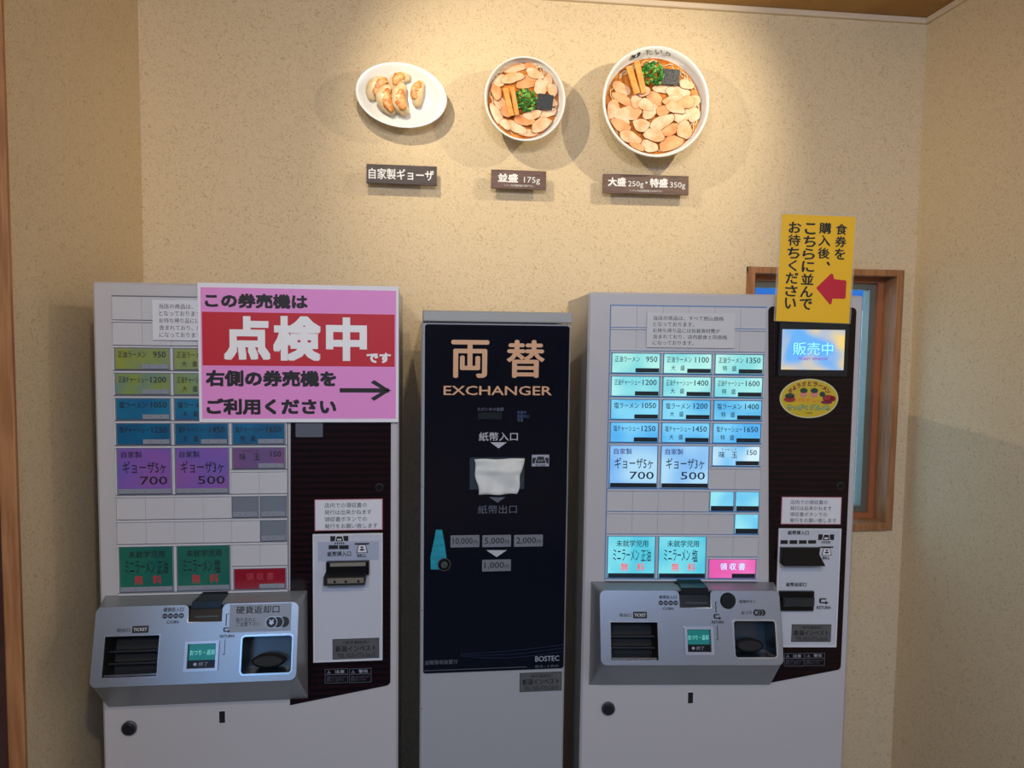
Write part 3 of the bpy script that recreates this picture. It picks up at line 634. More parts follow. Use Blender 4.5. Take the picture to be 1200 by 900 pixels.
# screen on the right machine
x0, y0, x1, y1 = RP.box(910, 377.5, 993, 441.7)
sc = MB().box(x0, y0, x1, y1, .0025, .008, .002).build('screen_housing', mat('screen_bezel', (10, 18, 28), .3), rm, RP)
x0, y0, x1, y1 = RP.box(914.2, 386.3, 987.2, 433.2)
sm = lit('ticket_screen', (96, 176, 248), (250, 214, 120), .95, 16)
MB().box(x0, y0, x1, y1, .008, .0086, .0003).build('screen', sm, sc, RP)
W_, H_ = x1-x0, y1-y0
t = TX()
t.text('販売中', (x0+W_*.165, y0+H_*.35, x0+W_*.83, y0+H_*.70), .0090, .045, mat('screen_blue_edge', (70, 130, 220), .5, emit=(62, 128, 224), es=.9))
t.text('販売中', (x0+W_*.175, y0+H_*.36, x0+W_*.82, y0+H_*.69), .0093, .012, mat('screen_cyan', (120, 210, 250), .5, emit=(140, 214, 252), es=.95))
t.text('TICKET VENDOR', (x0+W_*.26, y0+H_*.24, x0+W_*.74, y0+H_*.31), .0090, .02, mat('screen_purple', (120, 60, 170), .5, emit=(130, 60, 170), es=.7))
t.build('lettering', None, sc, RP)
# oval sticker
oa, ob = RP.at(947.3, 466.8); rx = RP.box(913, 450, 981.6, 480)[2]-oa; ry = rx*.665
ov = MB().disc(oa, ob, rx, .0025, .0029, ry=ry, n=48, m=mat('sticker_edge', (200, 196, 150), .5)).disc(oa, ob, rx*.955, .0029, .0031, ry=ry*.945, n=48, m=mat('sticker_yellow', (196, 170, 30), .5)).build('oval_sticker', None, rm, RP, 'yellow oval food sticker')
t = TX(); MAG = mat('sticker_magenta', (120, 30, 60), .5)
for i, ch in enumerate('ぎょうざとラーメン'):
    th = math.radians(150-i*15); t.text(ch, (oa+rx*.74*math.cos(th)-.0045, ob+ry*.76*math.sin(th)-.0045, oa+rx*.74*math.cos(th)+.0045, ob+ry*.76*math.sin(th)+.0045), .0034, .04, MAG, keep=True, rot=(math.degrees(th)-90)*.6)
t.text('バキチュー', (oa-rx*.46, ob-ry*.20, oa+rx*.42, ob+ry*.02), .0034, .05, mat('sticker_orange', (226, 130, 40), .5))
t.text('せっがくグルメ!!', (oa-rx*.76, ob-ry*.62, oa+rx*.72, ob-ry*.30), .0034, .07, mat('sticker_green_edge', (40, 90, 60), .5))
t.text('せっがくグルメ!!', (oa-rx*.75, ob-ry*.61, oa+rx*.71, ob-ry*.31), .0036, .01, mat('sticker_pale_green', (170, 200, 150), .5))
t.text('ご当地', (oa-rx*.14, ob-ry*.78, oa+rx*.12, ob-ry*.70), .0034, .01, INK)
t.build('lettering', None, ov, RP); t = TX()
DG = mat('sticker_dark_green', (26, 60, 46), .5); RD = mat('sticker_red', (150, 36, 40), .5); PK = mat('sticker_pink', (206, 130, 116), .5)
for (u, v, r1, r2, m_) in ((-.66, .12, .17, .13, DG), (-.66, -.06, .2, .14, RD), (-.52, .10, .06, .12, PK), (.66, .02, .2, .18, RD), (.45, .22, .1, .14, DG), (.82, .0, .1, .14, RD), (.60, -.18, .2, .1, MAG)):
    t.disc(oa+rx*u, ob+ry*v, rx*r1, .0031, .0034, ry=ry*r2, n=16, m=m_)
for (u, v) in ((-.19, .24), (.17, .24)):
    t.disc(oa+rx*u, ob+ry*v, rx*.13, .0031, .0034, ry=ry*.19, n=16, m=PK); t.disc(oa+rx*u, ob+ry*(v+.16), rx*.13, .0031, .0035, ry=ry*.13, n=16, m=DG)
t.build('food_drawings', None, ov, RP)['kind'] = 'stuff'

# ------------------------------------------------------------------ signs on the machines
PINK = mat('pink_paper', (226, 142, 206), .55); RED = mat('red_paper', (190, 8, 34), .55)
x0, y0, x1, y1 = LP.box(233.2, 333.6, 467.2, 494.6, .005)
SPl = Plane(LP.w((x0+x1)/2, (y0+y1)/2, .0085), LP.r, LP.u)
sg = thing('paper_sign', SPl, 'pink and red out of order sign taped over the left machine buttons', 'sign')
hx, hy = (x1-x0)/2, (y1-y0)/2
MB().box(-hx, -hy, hx, hy, 0, .0012, .0003, .002).build('sheet', mat('sign_white', (226, 224, 230), .5), sg, SPl)
bx = SPl.box(235.8, 338.6, 464, 490.6, .0013); MB().box(*bx, .0012, .0015).build('pink_field', PINK, sg, SPl)
bx = SPl.box(237, 367, 462.5, 429, .0016); MB().box(*bx, .0015, .0017).build('red_band', RED, sg, SPl)
t = TX(); q = .0019
t.text('この券売機は', SPl.box(240, 344.2, 360.5, 361.4, q), q, .05, INK)
t.text('右側の券売機を', SPl.box(241, 434, 394, 453, q), q, .05, INK)
t.text('ご利用ください', SPl.box(242, 467, 394, 486, q), q, .05, INK)
for ch, bx in (('点', (262, 370.5, 317, 422)), ('検', (320, 370.5, 376, 423)), ('中', (382, 372, 430, 423))): t.text(ch, SPl.box(*bx, q), q, .046, WHITEINK)
t.text('です', SPl.box(429.5, 413.5, 458, 425.5, q), q, .05, WHITEINK)
a0, b0 = SPl.at(398, 457.5, q); a1, b1 = SPl.at(458.5, 457.5, q); bm = (b0+b1)/2
t.box(a0, bm-.0040, a1-.004, bm+.0040, q-.0002, q, m=INK)
for sgn in (1, -1):
    t.poly([(a1, bm-.001*sgn), (a1-.0315, bm+.0195*sgn), (a1-.0375, bm+.0145*sgn), (a1-.012, bm-.001*sgn)][::sgn], q-.0002, q+.0001, m=INK)
t.build('lettering', None, sg, SPl)

c4 = [RP.at(*p, .010) for p in ((915, 250.8), (1001.8, 254), (995.6, 379.2), (910.6, 375.8))]
ca = sum(p[0] for p in c4)/4; cb_ = sum(p[1] for p in c4)/4
ang = math.degrees(math.atan2(c4[1][1]-c4[0][1], c4[1][0]-c4[0][0])*.5 + math.atan2(c4[2][1]-c4[3][1], c4[2][0]-c4[3][0])*.5)
ww = ((Vector(c4[1])-Vector(c4[0])).length+(Vector(c4[2])-Vector(c4[3])).length)/4; hh = ((Vector(c4[0])-Vector(c4[3])).length+(Vector(c4[1])-Vector(c4[2])).length)/4
YP = RP.turned(ca, cb_, ang, .0088)
ys = thing('paper_sign', YP, 'yellow vertical queue sign with red arrow above the right screen', 'sign')
LAM = mat('clear_laminate', (200, 195, 170), .15, alpha=.28)
MB().box(-ww-.004, -hh-.001, ww+.004, hh+.005, 0, .0006, 0, .002).build('laminate', LAM, ys, YP)
MB().box(-ww, -hh, ww, hh, .0006, .0014).build('sheet', mat('yellow_paper', (236, 184, 14), .5), ys, YP)
t = TX(); q = .0018
cols = [('食\n券\nを', 1.5, (978.5, 261.5, 992, 305)), ('購\n入\n後', 1, (959, 260, 973.5, 304)), ('こ\nち\nら\nに\n並\nん\nで', 1, (939.5, 260.5, 954.5, 364)), ('お\n待\nち\nく\nだ\nさ\nい', 1, (921.5, 259, 936.5, 363))]
for body, _, (px0, py0, px1, py1) in cols:
    chs = body.split('\n'); n = len(chs)
    # straight column in the sheet's own axes
    top = YP.at((px0+px1)/2, py0, q); bot = YP.at((px0+px1)/2, py1, q); wd = YP.box(px0, py0, px1, py1, q); cwid = (wd[2]-wd[0])
    a_ = (top[0]+bot[0])/2; pitch = (top[1]-bot[1])/n
    for i, ch in enumerate(chs):
        cy = top[1]-pitch*(i+.5); hw_ = cwid*.5; hh_ = pitch*.46
        f = {'く': .72, 'い': .9, 'こ': .86, 'を': .95}.get(ch, 1)
        t.text(ch, (a_-hw_*f, cy-hh_, a_+hw_*f, cy+hh_), q, .035, INK)
ta, tb_ = YP.at(971, 309, q); t.text('、', (ta-.004, tb_-.004, ta+.003, tb_+.004), q, .04, INK)
t.build('lettering', None, ys, YP)
ar = [YP.at(*p, q) for p in ((956.5, 337.5), (974, 320.5), (976.5, 321.5), (977.5, 327), (991, 328.5), (992, 330), (991, 349), (989.5, 350.2), (975.5, 350), (974.5, 356), (972.5, 357))]
MB().poly(ar[::-1], .0014, .0018).build('arrow', mat('arrow_red', (190, 20, 44), .5), ys, YP)

# ------------------------------------------------------------------ money exchanger
EP = Plane((.0, 1.45, 0), (1, 0, 0), (0, 0, 1))
e0 = EP.at(496, 363)[0]-.003; e1 = EP.at(670, 367)[0]-.001; eh = EP.at(580, 365)[1]
EP = Plane((e0, 1.45, 0), (1, 0, 0), (0, 0, 1)); ew = e1-e0
ex = thing('money_exchanger', EP, 'narrow banknote changing machine with navy front between the ticket machines', 'exchange machine')
EXW = mat('exchanger_enamel', (158, 160, 166), .4); 
MB().box(.002, .03, ew-.002, eh-.022, -.42, -.018).build('cabinet', EXW, ex, EP)
MB().box(.002, eh-.0205, ew+.002, eh, -.42, .006, .002).build('lid', mat('lid_grey', (158, 160, 158), .4), ex, EP)
MB().box(0, .03, ew, eh-.0225, -.018, 0, .003, .003).build('door', EXW, ex, EP)
x0 = EP.at(498.6, 400)[0]; x1 = EP.at(667, 400)[0]; y1 = EP.at(580, 381)[1]; y0 = EP.at(580, 785.4)[1]; x0b = EP.at(494.7, 780)[0]
MB().box(x0-.001, y0, x1, y1, 0, .004, .001, .005).build('front_panel', NAVY, ex, EP)
for py in (390, 570, 715, 830): 
    a, bb = EP.at(494, py); MB().disc(.0035, bb, .0012, 0, .0012, n=10).build('screw', CHROME, ex, EP)
t = TX(); c = .0046
for ch, bx in (('両', (528.7, 398, 573, 443)), ('替', (593.3, 398, 638, 443))): t.text(ch, EP.box(*bx), c, .028, GOLDINK)
t.text('EXCHANGER', EP.box(519.7, 452, 646.2, 463), c, .02, GOLDINK)
t.build('title_lettering', None, ex, EP, 'copper coloured title lettering')
t = TX()
t.text('ただいまの金額', EP.box(559.3, 477, 590, 481.4), c, .01, DIMINK)
t.text('両替中\n両替中止\n準備', EP.box(605.6, 481, 620, 494), c, .01, BLUEINK)
t.text('紙幣入口', EP.box(561, 506, 606.5, 516.4), c, .012, mat('light_grey_ink', (176, 178, 186), .5))
t.text('紙幣出口', EP.box(559.8, 591.3, 605.3, 601.3), c, .005, DIMINK)
t.text('盗難警報装置付', EP.box(497.8, 772.2, 536.2, 777.4), c, .01, DIMINK)
t.text('BOSTEC', EP.box(626.8, 767.4, 654.8, 773.8), c, .02, GREYINK); t.text('BS-100', EP.box(627, 778, 654, 780.8), c, .01, DIMINK)
def tri(pts, m): MB().poly([EP.at(*p) for p in pts][::-1], .004, c).build('arrow_mark', m, ex, EP)
LG = MATS['light_grey_ink']
tri(((574.5, 518), (593.5, 518), (584, 525)), LG); tri(((573, 582), (592, 582), (582.6, 588.4)), DIMINK); tri(((569.8, 644), (593.6, 644), (581.7, 652)), LG)
p0 = EP.at(495.5, 782); p1 = EP.at(617, 780.3); t.box(p0[0], p1[1]-.0006, p1[0], p1[1]+.0004, .004, c, m=DIMINK)
x0, y0, x1, y1 = EP.box(622.8, 532.5, 643, 546); w_, h_ = x1-x0, y1-y0
t.box(x0, y0, x1, y1, .004, c, m=GREYINK); t.box(x0+w_*.03, y0+h_*.25, x1-w_*.03, y1-h_*.25, c, c+.0002, m=INK)
t.poly([(x0+w_*.14, y0+h_*.22), (x1-w_*.14, y0+h_*.22), (x1-w_*.3, y1-h_*.06), (x0+w_*.3, y1-h_*.06)], c+.0002, c+.0004, m=GREYINK)
t.poly([(x0+w_*.2, y0+h_*.28), (x1-w_*.2, y0+h_*.28), (x1-w_*.33, y1-h_*.16), (x0+w_*.33, y1-h_*.16)], c+.0004, c+.0006, m=INK)
t.text('20 20', (x0+w_*.34, y0+h_*.42, x1-w_*.34, y0+h_*.6), c+.0008, .02, GREYINK); t.text('流入出金', (x0+w_*.22, y0+h_*.03, x1-w_*.22, y0+h_*.2), c+.0008, .01, INK)
t.build('lettering', None, ex, EP)['kind'] = 'stuff'
SW = mat('swoosh_print', (24, 40, 78), .3); t = TX()
for k in range(3):
    pts = [EP.at(540+12*i, 768-1.5*k-(.020+.014*k)*(12*i)**1.12+ (3-k)*1.2*math.sin(i*.35)) for i in range(11)]
    for (u0, v0), (u1, v1) in zip(pts, pts[1:]): t.poly([(u0, v0-.0004), (u1, v1-.0004), (u1, v1+.0004), (u0, v0+.0004)], .004, .0043, m=SW)
t.build('swoosh', None, ex, EP)
x0, y0, x1, y1 = EP.box(560, 483, 588, 491); MB().box(x0, y0, x1, y1, .004, .0043).build('amount_display', mat('dim_display', (22, 34, 40), .2), ex, EP)
for s_, bx in (('10,000円', (527.8, 626.5, 561.7, 640.6)), ('5,000円', (565, 626.3, 598.6, 640.2)), ('2,000円', (602, 626, 635.7, 639.8)), ('1,000円', (564.7, 655, 598.4, 668.6))):
    u = EP.box(*bx); pt = MB().box(*u, .004, .0048, .0003, .0015).build('value_plate', mat('value_grey', (112, 116, 126), .4), ex, EP)
    n_, un = s_[:-1], s_[-1]; w_ = u[2]-u[0]; h_ = u[3]-u[1]
    TX().text(n_, (u[0]+w_*.08, u[1]+h_*.2, u[0]+w_*.76, u[3]-h_*.2), .0051, .01, INK).text(un, (u[0]+w_*.79, u[1]+h_*.22, u[0]+w_*.93, u[1]+h_*.56), .0051, .01, INK).build('lettering', None, pt, EP)
# bill opening covered by a folded sheet behind clear film
x0, y0, x1, y1 = EP.box(550, 535.5, 614, 573)
MB().box(x0, y0, x1, y1, .004, .007, .001, .002).build('bill_opening', mat('opening_frame', (44, 58, 72), .25), ex, EP)
pc = MB(); nx, ny = 22, 14; x0, y0, x1, y1 = EP.box(554.5, 536.5, 613, 577.5); g = []
rnd = random.Random(3)
for j in range(ny+1):
    row = []
    for i in range(nx+1):
        u, v = i/nx, j/ny
        taper = .11*(1-v) if v > .0 else .11
        au = x0+(x1-x0)*(u*(1-taper*1.2)+taper*.9*(1-u)+.02*math.sin(v*9))
        cc = .0125+.0024*math.sin(u*5+v*7)+.0016*math.sin(u*13-v*5+1)+.0015*(v < .7)+(.003 if .62 < v < .72 else 0)
        row.append(pc.b.verts.new((au, y0+(y1-y0)*v+.0006*math.sin(u*9), cc)))
    g.append(row)
for j in range(ny):
    for i in range(nx): pc.b.faces.new((g[j][i], g[j][i+1], g[j+1][i+1], g[j+1][i])).smooth = True
pcv = pc.build('paper_cover', mat('crumpled_paper', (206, 210, 206), .6), ex, EP, 'folded white paper over the banknote opening')
so = pcv.modifiers.new('s', 'SOLIDIFY'); so.thickness = .0008
# turquoise tape and round lock
tp = [EP.at(*p) for p in ((510.8, 620.2), (518, 620.2), (521.2, 638), (523.4, 655), (522.6, 666.5), (504.8, 666.5), (504.4, 652), (508.4, 633))]
mt = MB().poly(tp[::-1], .004, .0048); 
for k in range(9):
    yy = tp[0][1]-(tp[0][1]-tp[4][1])*(k+1)/10.; e = .001*math.sin(k*2.3); wx0 = tp[0][0]-(tp[0][0]-tp[5][0])*min(1, (k+1)/8.); wx1 = tp[1][0]+(tp[3][0]-tp[1][0])*min(1, (k+1)/8.)
    mt.poly([(wx0+.001, yy+e), (wx1-.001, yy-e-.001), (wx1-.001, yy-e+.0008), (wx0+.001, yy+e+.001)], .0048, .0054)
mt.build('tape_patch', mat('turquoise_tape', (20, 128, 150), .4, noise=(120, (30, 150, 170), (.3, 1, 1))), ex, EP)
a, bb = EP.at(520.4, 660.4)
MB().disc(a, bb, .0125, .0048, .0062, m=mat('lock_rim', (120, 118, 122), .3, .8)).disc(a, bb, .0112, .0062, .0070, m=BLACK).disc(a, bb, .0065, .0070, .0105, .001, m=mat('lock_barrel', (120, 135, 138), .3, .9)).box(a-.0009, bb-.004, a+.0009, bb+.003, .0105, .0108, m=BLACKM).build('key_lock', None, ex, EP)
u0, v0, u1, v1 = EP.box(609, 787.8, 658.3, 810); 
t = TX().box(u0, v0, u1, v1, 0, .0006, m=INK).box(u0+.001, v0+.001, u1-.001, v1-.001, .0006, .0008, m=GREYLBL); shoptext(t, u0, v0, u1, v1, .0011); t.build('service_label', None, ex, EP)

# ------------------------------------------------------------------ displays on the wall
PORC = mat('white_porcelain', (232, 232, 228), .2)
def lathe_like(profile, m, n=48):
    """profile: list of (cx, cy, rx, ry, c, rot)"""
    b = MB(); b.loft([[(x, y, p[4]) for x, y in circ(p[0], p[1], p[2], p[3], n, p[5] if len(p) > 5 else 0)] for p in profile], m); return b
def bowl(px, py, prx, pry, soup, label, hc, slices, extras):
    a, bb = wall.at(px, py, hc); a2 = wall.at(px+prx, py, hc)[0]-a; b2 = bb-wall.at(px, py+pry, hc)[1]
    BP = Plane(wall.w(a, bb, 0), wall.r, wall.u); root = thing('ramen_bowl_display', BP, label, 'food display')
    sx, sy = BP.at(soup[0], soup[1], hc-.022); srx = BP.at(soup[0]+soup[2], soup[1], hc-.022)[0]-sx; sry = sy-BP.at(soup[0], soup[1]+soup[3], hc-.022)[1]
    k = a2*.055; cs = hc-.024
    lathe_like([(0, 0, a2*.45, b2*.45, .002), (0, 0, a2*.47, b2*.47, .014), (0, 0, a2*.80, b2*.80, hc*.45), (0, 0, a2*.97, b2*.97, hc-.008), (0, 0, a2, b2, hc-.002), (0, 0, a2-k*.3, b2-k*.3, hc), (0, 0, a2-k, b2-k, hc-.002),
                ((sx)*.5, (sy)*.5, (srx+a2-k)/2+.001, (sry+b2-k)/2+.001, hc-.012), (sx, sy, srx+.002, sry+.002, cs), (sx, sy, .001, .001, cs-.001)], PORC).build('bowl', None, root, BP)
    MB().disc(sx, sy, srx, cs-.001, cs+.002, .0008, ry=sry, n=48).build('broth', mat('soy_broth', (218, 142, 62), .12, noise=(40, (176, 96, 36)), coat=.5), root, BP)
    top2 = mat('pork_slice_browned', (236, 176, 120), .45, noise=(30, (224, 140, 76)), bump=(160, .25)); top1 = mat('pork_slice_top', (240, 206, 172), .45, noise=(38, (232, 168, 112)), bump=(160, .25)); edge = mat('pork_slice_edge', (172, 104, 58), .5)
    rnd = random.Random(len(slices))
    for i, (x, y, w_, h_, an) in enumerate(slices):
        u, v = BP.at(x, y, hc-.015); hw_ = (BP.at(x+w_/2, y, hc-.015)[0]-u); hh_ = v-BP.at(x, y+h_/2, hc-.015)[1]; k_ = math.radians(-an)
        top = top2 if i % 4 == 1 else top1
        c0 = cs+.0022+.0011*(i % 5)+.00012*i; n = 16; pts = []
        ph = rnd.random()*6
        for j in range(n):
            t_ = 2*math.pi*j/n; f = 1+.08*math.sin(2*t_+ph)+.08*math.sin(3*t_+ph*2)+.05*math.sin(5*t_+ph*3)
            X_, Y_ = hw_*f*math.cos(t_), hh_*f*math.sin(t_)
            pts.append((X_*math.cos(k_)-Y_*math.sin(k_), X_*math.sin(k_)+Y_*math.cos(k_)))
        # keep inside the soup
        pts2 = []
        for X_, Y_ in pts:
            dx, dy = (u+X_-sx)/(srx*.985), (v+Y_-sy)/(sry*.985); l_ = math.hypot(dx, dy)
            if l_ > 1: X_, Y_ = sx+dx/l_*srx*.985-u, sy+dy/l_*sry*.985-v
            pts2.append((X_, Y_))
        R = lambda f, c, dz=0: [(u+X_*f, v+Y_*f, c+dz*math.sin(j*.8+ph)) for j, (X_, Y_) in enumerate(pts2)]
        b = MB(); b.loft([R(.97, c0), R(1.0, c0+.0010), R(.945, c0+.0019, .0002)], edge, cap0=True); b.loft([R(.945, c0+.0019, .0002), R(.5, c0+.0023, .0003), R(.02, c0+.0023)], top)
        b.build('pork_slice', None, root, BP)
    C1 = hc-.012
    # noodles
    nd = MB(); 
    for i in range(extras['noodles']):
        th = rnd.random()*6.28; pts = []
        for j in range(7):
            tt = th+j*.09; rr_ = .90+.05*math.sin(j*1.3+i); pts.append((sx+srx*rr_*math.cos(tt), sy+sry*rr_*math.sin(tt), cs+.004+.0015*math.sin(j+i)))
        nd.tube(pts, .0011, 5)
    o = nd.build('noodles', mat('noodle', (240, 222, 180), .4), root, BP); o['kind'] = 'stuff'
    # menma sticks
    for (xa, ya, xb, yb, w_) in extras['menma']:
        p = Vector((*BP.at(xa, ya, C1), C1)); q_ = Vector((*BP.at(xb, yb, C1), C1+.002)); d_ = (q_-p).normalized(); s_ = Vector((-d_.y, d_.x, 0)); hw_ = w_/900*1.85/2
        B = [p-s_*hw_, p+s_*hw_, q_+s_*hw_, q_-s_*hw_]; up_ = Vector((0, 0, .005))
        MB().hexa([tuple(v_) for v_ in B], [tuple(v_+up_) for v_ in B]).build('bamboo_shoot', mat('menma', (222, 150, 62), .4, noise=(90, (236, 172, 90))), root, BP)
    # nori
    u = [BP.at(x, y, C1) for x, y in extras['nori']]
    MB().poly(u[::-1], C1+.001, C1+.0022).build('seaweed_sheet', mat('nori', (34, 40, 46), .4, bump=(300, .6)), root, BP)
    # green onions
    gx, gy, gr = extras['onion']; u, v = BP.at(gx, gy, C1+.004); gr = BP.at(gx+gr, gy, C1)[0]-BP.at(gx, gy, C1)[0]
    go = MB(); gms = [mat('onion_dark', (28, 104, 34), .4), mat('onion_mid', (52, 150, 44), .4), mat('onion_light', (150, 204, 96), .4)]
    for i in range(120):
        th = rnd.random()*6.28; rr_ = gr*math.sqrt(rnd.random()); hz = .010*(1-(rr_/gr)**2)
        p = Vector((u+rr_*math.cos(th), v+rr_*math.sin(th), C1+.001+hz)); r0 = gr*.10*(1+rnd.random()*.5); ax = Vector((rnd.uniform(-1, 1), rnd.uniform(-1, 1), .9)).normalized()
        X_ = ax.orthogonal().normalized(); Y_ = ax.cross(X_); m_ = gms[0 if rnd.random() < .5 else (1 if rnd.random() < .65 else 2)]
        ring = lambda r_, h_: [tuple(p+X_*r_*math.cos(j*1.0472)+Y_*r_*math.sin(j*1.0472)+ax*h_) for j in range(6)]
        go.loft([ring(r0, 0), ring(r0, r0*.8), ring(r0*.55, r0*.8), ring(r0*.55, 0)], m_)
    o = go.build('green_onion', None, root, BP, 'pile of chopped green onion'); o['kind'] = 'stuff'
    return root, BP, hc
def zs(lst, sc, ox, oy, k=1.): return [(ox+x/sc, oy+y/sc, w_/sc*k, h_/sc*k, an) for x, y, w_, h_, an in lst]
S3 = [(220, 285, 110, 70, 20), (225, 340, 120, 60, 25), (172, 395, 60, 125, 10), (300, 355, 75, 75, 0), (345, 372, 85, 70, 20), (395, 335, 95, 75, 30), (440, 285, 110, 55, -5), (515, 305, 145, 60, 0), (490, 350, 115, 60, -10), (560, 360, 95, 70, -30),
      (606, 350, 64, 74, 30), (270, 412, 115, 80, 10), (370, 405, 95, 80, -40), (440, 402, 85, 60, -10), (500, 388, 105, 65, 20), (595, 418, 85, 90, -60), (215, 432, 130, 60, 45), (215, 482, 125, 62, 30), (322, 480, 95, 72, 20), (430, 465, 155, 65, -30),
      (530, 440, 85, 60, -10), (478, 502, 110, 62, -20), (550, 505, 90, 95, -60), (390, 532, 125, 70, 10), (262, 545, 135, 62, 15), (480, 575, 150, 72, -20), (365, 590, 100, 62, 10), (560, 265, 90, 50, 10), (330, 300, 80, 60, -10), (300, 595, 90, 40, 25)]
S2 = [(250, 135, 140, 62, -10), (345, 125, 90, 50, 20), (365, 170, 115, 55, 15), (165, 215, 100, 62, -50), (240, 195, 130, 62, -15), (320, 215, 140, 72, -15), (435, 215, 64, 100, 20), (395, 248, 90, 76, 60), (462, 262, 60, 80, 0), (150, 275, 86, 62, 70), (175, 335, 100, 66, 60),
      (150, 395, 125, 62, 55), (262, 470, 135, 56, 22), (305, 430, 125, 62, 12), (402, 458, 140, 72, -25), (430, 388, 125, 60, -15), (440, 330, 100, 60, 0), (215, 385, 90, 60, 20), (350, 400, 110, 52, -10), (200, 455, 80, 46, 40), (330, 500, 120, 40, 0)]
root3, B3, h3 = bowl(769.5, 119, 62.5, 65.5, (766, 125, 56, 56.5), 'largest ramen bowl on the wall, with shop emblem on its rim', .085, zs(S3, 4.5, 680, 40),
    dict(noodles=26, menma=[(736.5, 78, 746, 110.5, 7), (745.5, 72, 754, 110, 6.5)], nori=((776, 80.5), (796.5, 82), (795, 100.5), (774.5, 98.5)), onion=(765.5, 86, 12.8)))
t = TX(); cc = h3-.0045
bx = B3.box(755, 57.5, 787, 66, cc)
for ch, px, py, ro in (('た', 760.5, 60.8, 8), ('い', 772, 60.2, 0), ('ち', 783, 62, -12)):
    u, v = B3.at(px, py, cc); t.text(ch, (u-.0085, v-.0075, u+.0085, v+.0075), cc, .008, INK, keep=True, rot=ro)
u, v = B3.at(745.5, 64, cc); t.disc(u, v, .0118, cc-.0004, cc, ry=.0070, n=24, m=INK, rot=30); t.disc(u-.002, v+.0032, .0085, cc, cc+.0003, ry=.0026, n=20, m=PORC, rot=30); t.disc(u+.0005, v-.003, .0010, cc, cc+.0003, ry=.004, n=10, m=PORC, rot=-30)
t.build('rim_lettering', None, root3, B3)
root2, B2, h2 = bowl(615.5, 115.5, 47.5, 50, (613.3, 116, 41.5, 46.5), 'smaller ramen bowl on the wall, middle of the three food displays', .078, zs(S2, 4.74, 550, 50),
    dict(noodles=16, menma=[(592, 104, 599, 136.5, 6), (600, 103, 605.5, 135.5, 5)], nori=((631, 109.5), (649, 112), (646.5, 129.5), (628, 127.5)), onion=(617, 117, 12.6)))
# gyoza plate
hc = .050; a, bb = wall.at(470.3, 111.3, hc); GP = Plane(wall.w(a, bb, 0), wall.r, wall.u)
gz = thing('gyoza_plate_display', GP, 'white oval plate with five fried dumplings mounted on the wall', 'food display')
RX = wall.at(470.3+54, 111.3, hc)[0]-a; RY = bb-wall.at(470.3, 111.3+38.3, hc)[1]; ro = -7
lathe_like([(0, 0, RX*.5, RY*.5, .004, ro), (0, 0, RX*.55, RY*.55, hc-.02, ro), (0, 0, RX*.98, RY*.98, hc-.003, ro), (0, 0, RX, RY, hc-.001, ro), (0, 0, RX*.98, RY*.98, hc, ro), (0, 0, RX*.93, RY*.92, hc-.001, ro),
            (0, 0, RX*.78, RY*.74, hc-.005, ro), (0, 0, RX*.72, RY*.68, hc-.009, ro), (0, 0, .001, .001, hc-.0095, ro)], PORC).build('plate', None, gz, GP)
MB().disc(0, 0, .012, 0, .010, n=16).build('wall_mount', CHROME, gz, GP)
DO = mat('dumpling_dough', (236, 216, 178), .35, noise=(60, (222, 192, 140)), bump=(120, .3)); SE = mat('seared_dough', (196, 108, 30), .4, noise=(90, (236, 180, 104)))
def dumpling(pts, sear, rad, c0):
    rad *= 1.6
    P3 = []
    for x, y in pts: u, v = GP.at(400+x/4.737, 50+y/4.737, hc); P3.append(Vector((u, v)))
    def curve(Q, n):
        out = []
        for i in range(n):
            t_ = i/(n-1); a_, b_, c_ = Q; out.append(a_*(1-t_)**2+b_*2*t_*(1-t_)+c_*t_*t_)
        return out
    cl = curve(P3, 15); R = []
    for i, p in enumerate(cl):
        t_ = i/14; r = rad*(math.sin(math.pi*(.06+.88*t_))**.55)*(1+.04*math.sin(i*2.6)); dn = (cl[min(i+1, 14)]-cl[max(i-1, 0)]).normalized(); s_ = Vector((-dn.y, dn.x))
        R.append([(p.x+s_.x*r*math.cos(k*math.pi/8), p.y+s_.y*r*math.cos(k*math.pi/8), c0+r*.75*math.sin(k*math.pi/8)+r*.5) for k in range(16)])
    d_ = MB().loft(R, DO, True, True).build('dumpling', None, gz, GP)
    Q = [GP.at(400+x/4.737, 50+y/4.737, hc) for x, y in sear]; Q = [Vector(q_) for q_ in Q]; cl2 = curve(Q, 13); R = []
    for i, p in enumerate(cl2):
        t_ = i/12; r = rad*.66*(math.sin(math.pi*(.05+.9*t_))**.5)*(1+.14*math.sin(i*2.1+x)); dn = (cl2[min(i+1, 12)]-cl2[max(i-1, 0)]).normalized(); s_ = Vector((-dn.y, dn.x))
        R.append([(p.x+s_.x*r*math.cos(k*math.pi/6), p.y+s_.y*r*math.cos(k*math.pi/6), c0+rad*1.08+r*.28*math.sin(k*math.pi/6)) for k in range(12)])
    MB().loft(R, SE, True, True).build('seared_side', None, d_, GP)
z0 = hc-.008
dumpling([(172, 320), (150, 215), (255, 205)], [(195, 300), (190, 225), (258, 215)], .0102, z0)
dumpling([(285, 270), (285, 180), (385, 195)], [(295, 240), (305, 180), (352, 200)], .0100, z0)
dumpling([(292, 398), (185, 300), (272, 245)], [(285, 390), (225, 315), (268, 270)], .0114, z0+.005)
dumpling([(430, 355), (400, 270), (452, 215)], [(412, 320), (395, 275), (440, 225)], .0100, z0+.002)
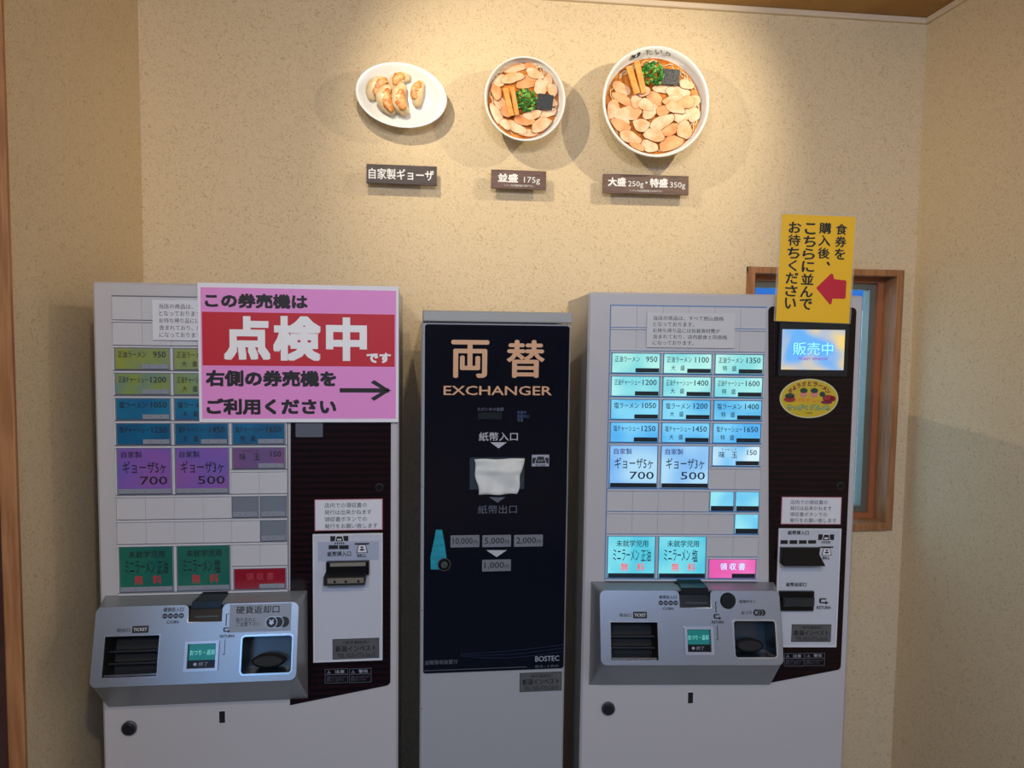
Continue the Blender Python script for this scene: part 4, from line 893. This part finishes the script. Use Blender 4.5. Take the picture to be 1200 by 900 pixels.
dumpling([(368, 398), (280, 330), (350, 235)], [(355, 382), (305, 330), (345, 275)], .0118, z0+.009)

def board(px, m, label, txt, grp=None):
    (x0, y0), (x1, y1), (x2, y2), (x3, y3) = px; c = .030
    pts = [wall.at(*p, c) for p in px]; ca = sum(p[0] for p in pts)/4; cb = sum(p[1] for p in pts)/4
    hw = (pts[1][0]-pts[0][0]+pts[2][0]-pts[3][0])/4; hh = (pts[0][1]-pts[3][1]+pts[1][1]-pts[2][1])/4
    an = math.degrees(math.atan2(pts[1][1]-pts[0][1], pts[1][0]-pts[0][0]))
    Q = wall.turned(ca, cb, an, 0); r = thing('name_board', Q, label, 'sign')
    MB().box(-hw, -hh, hw, hh, .024, c, .0006).build('board', m, r, Q); MB().box(-hw*.6, -hh*.4, hw*.6, hh*.4, 0, .024).build('spacer', BLACKM, r, Q)
    t = TX()
    for s_, bx, bo in txt: t.text(s_, Q.box(*bx, c), c+.0006, bo, WHITEINK)
    t.build('lettering', None, r, Q)
board(((429.5, 191.9), (511.9, 195.2), (511.9, 217.8), (429.5, 214.2)), DWOOD, 'dark brown wooden board under the dumpling plate', [('自家製ギョーザ', (432, 198, 508.5, 211), .025)])
board(((575.7, 198.4), (640, 200.7), (640, 222.8), (575.7, 220.5)), DWOOD2, 'short brown wooden board reading 175g under the smaller bowl', [('並盛', (583.5, 203.5, 607, 213.6), .04), ('175g', (614, 207.6, 632.8, 216.4), 0), ('トッピングは別途券売機でお求め下さい', (591, 216.2, 625, 218.8), 0)])
board(((706.9, 203.5), (806.9, 206.4), (806.9, 229), (706.9, 225.8)), mat('greybrown_wood_board', (112, 88, 74), .5, noise=(22, (92, 70, 60), (1.5, 14, 1))), 'long brown wooden board reading 250g and 350g under the large bowl',
      [('大盛', (712.5, 208, 733.5, 218.4), .04), ('250g', (736, 212.2, 754, 220.6), 0), ('・', (756.3, 213, 758.6, 215.2), .05), ('特盛', (761.5, 209.2, 782.5, 219.8), .04), ('350g', (785, 213.6, 803, 222), 0), ('トッピングは別途券売機でお求め下さい', (738, 222.4, 776, 225), 0)])
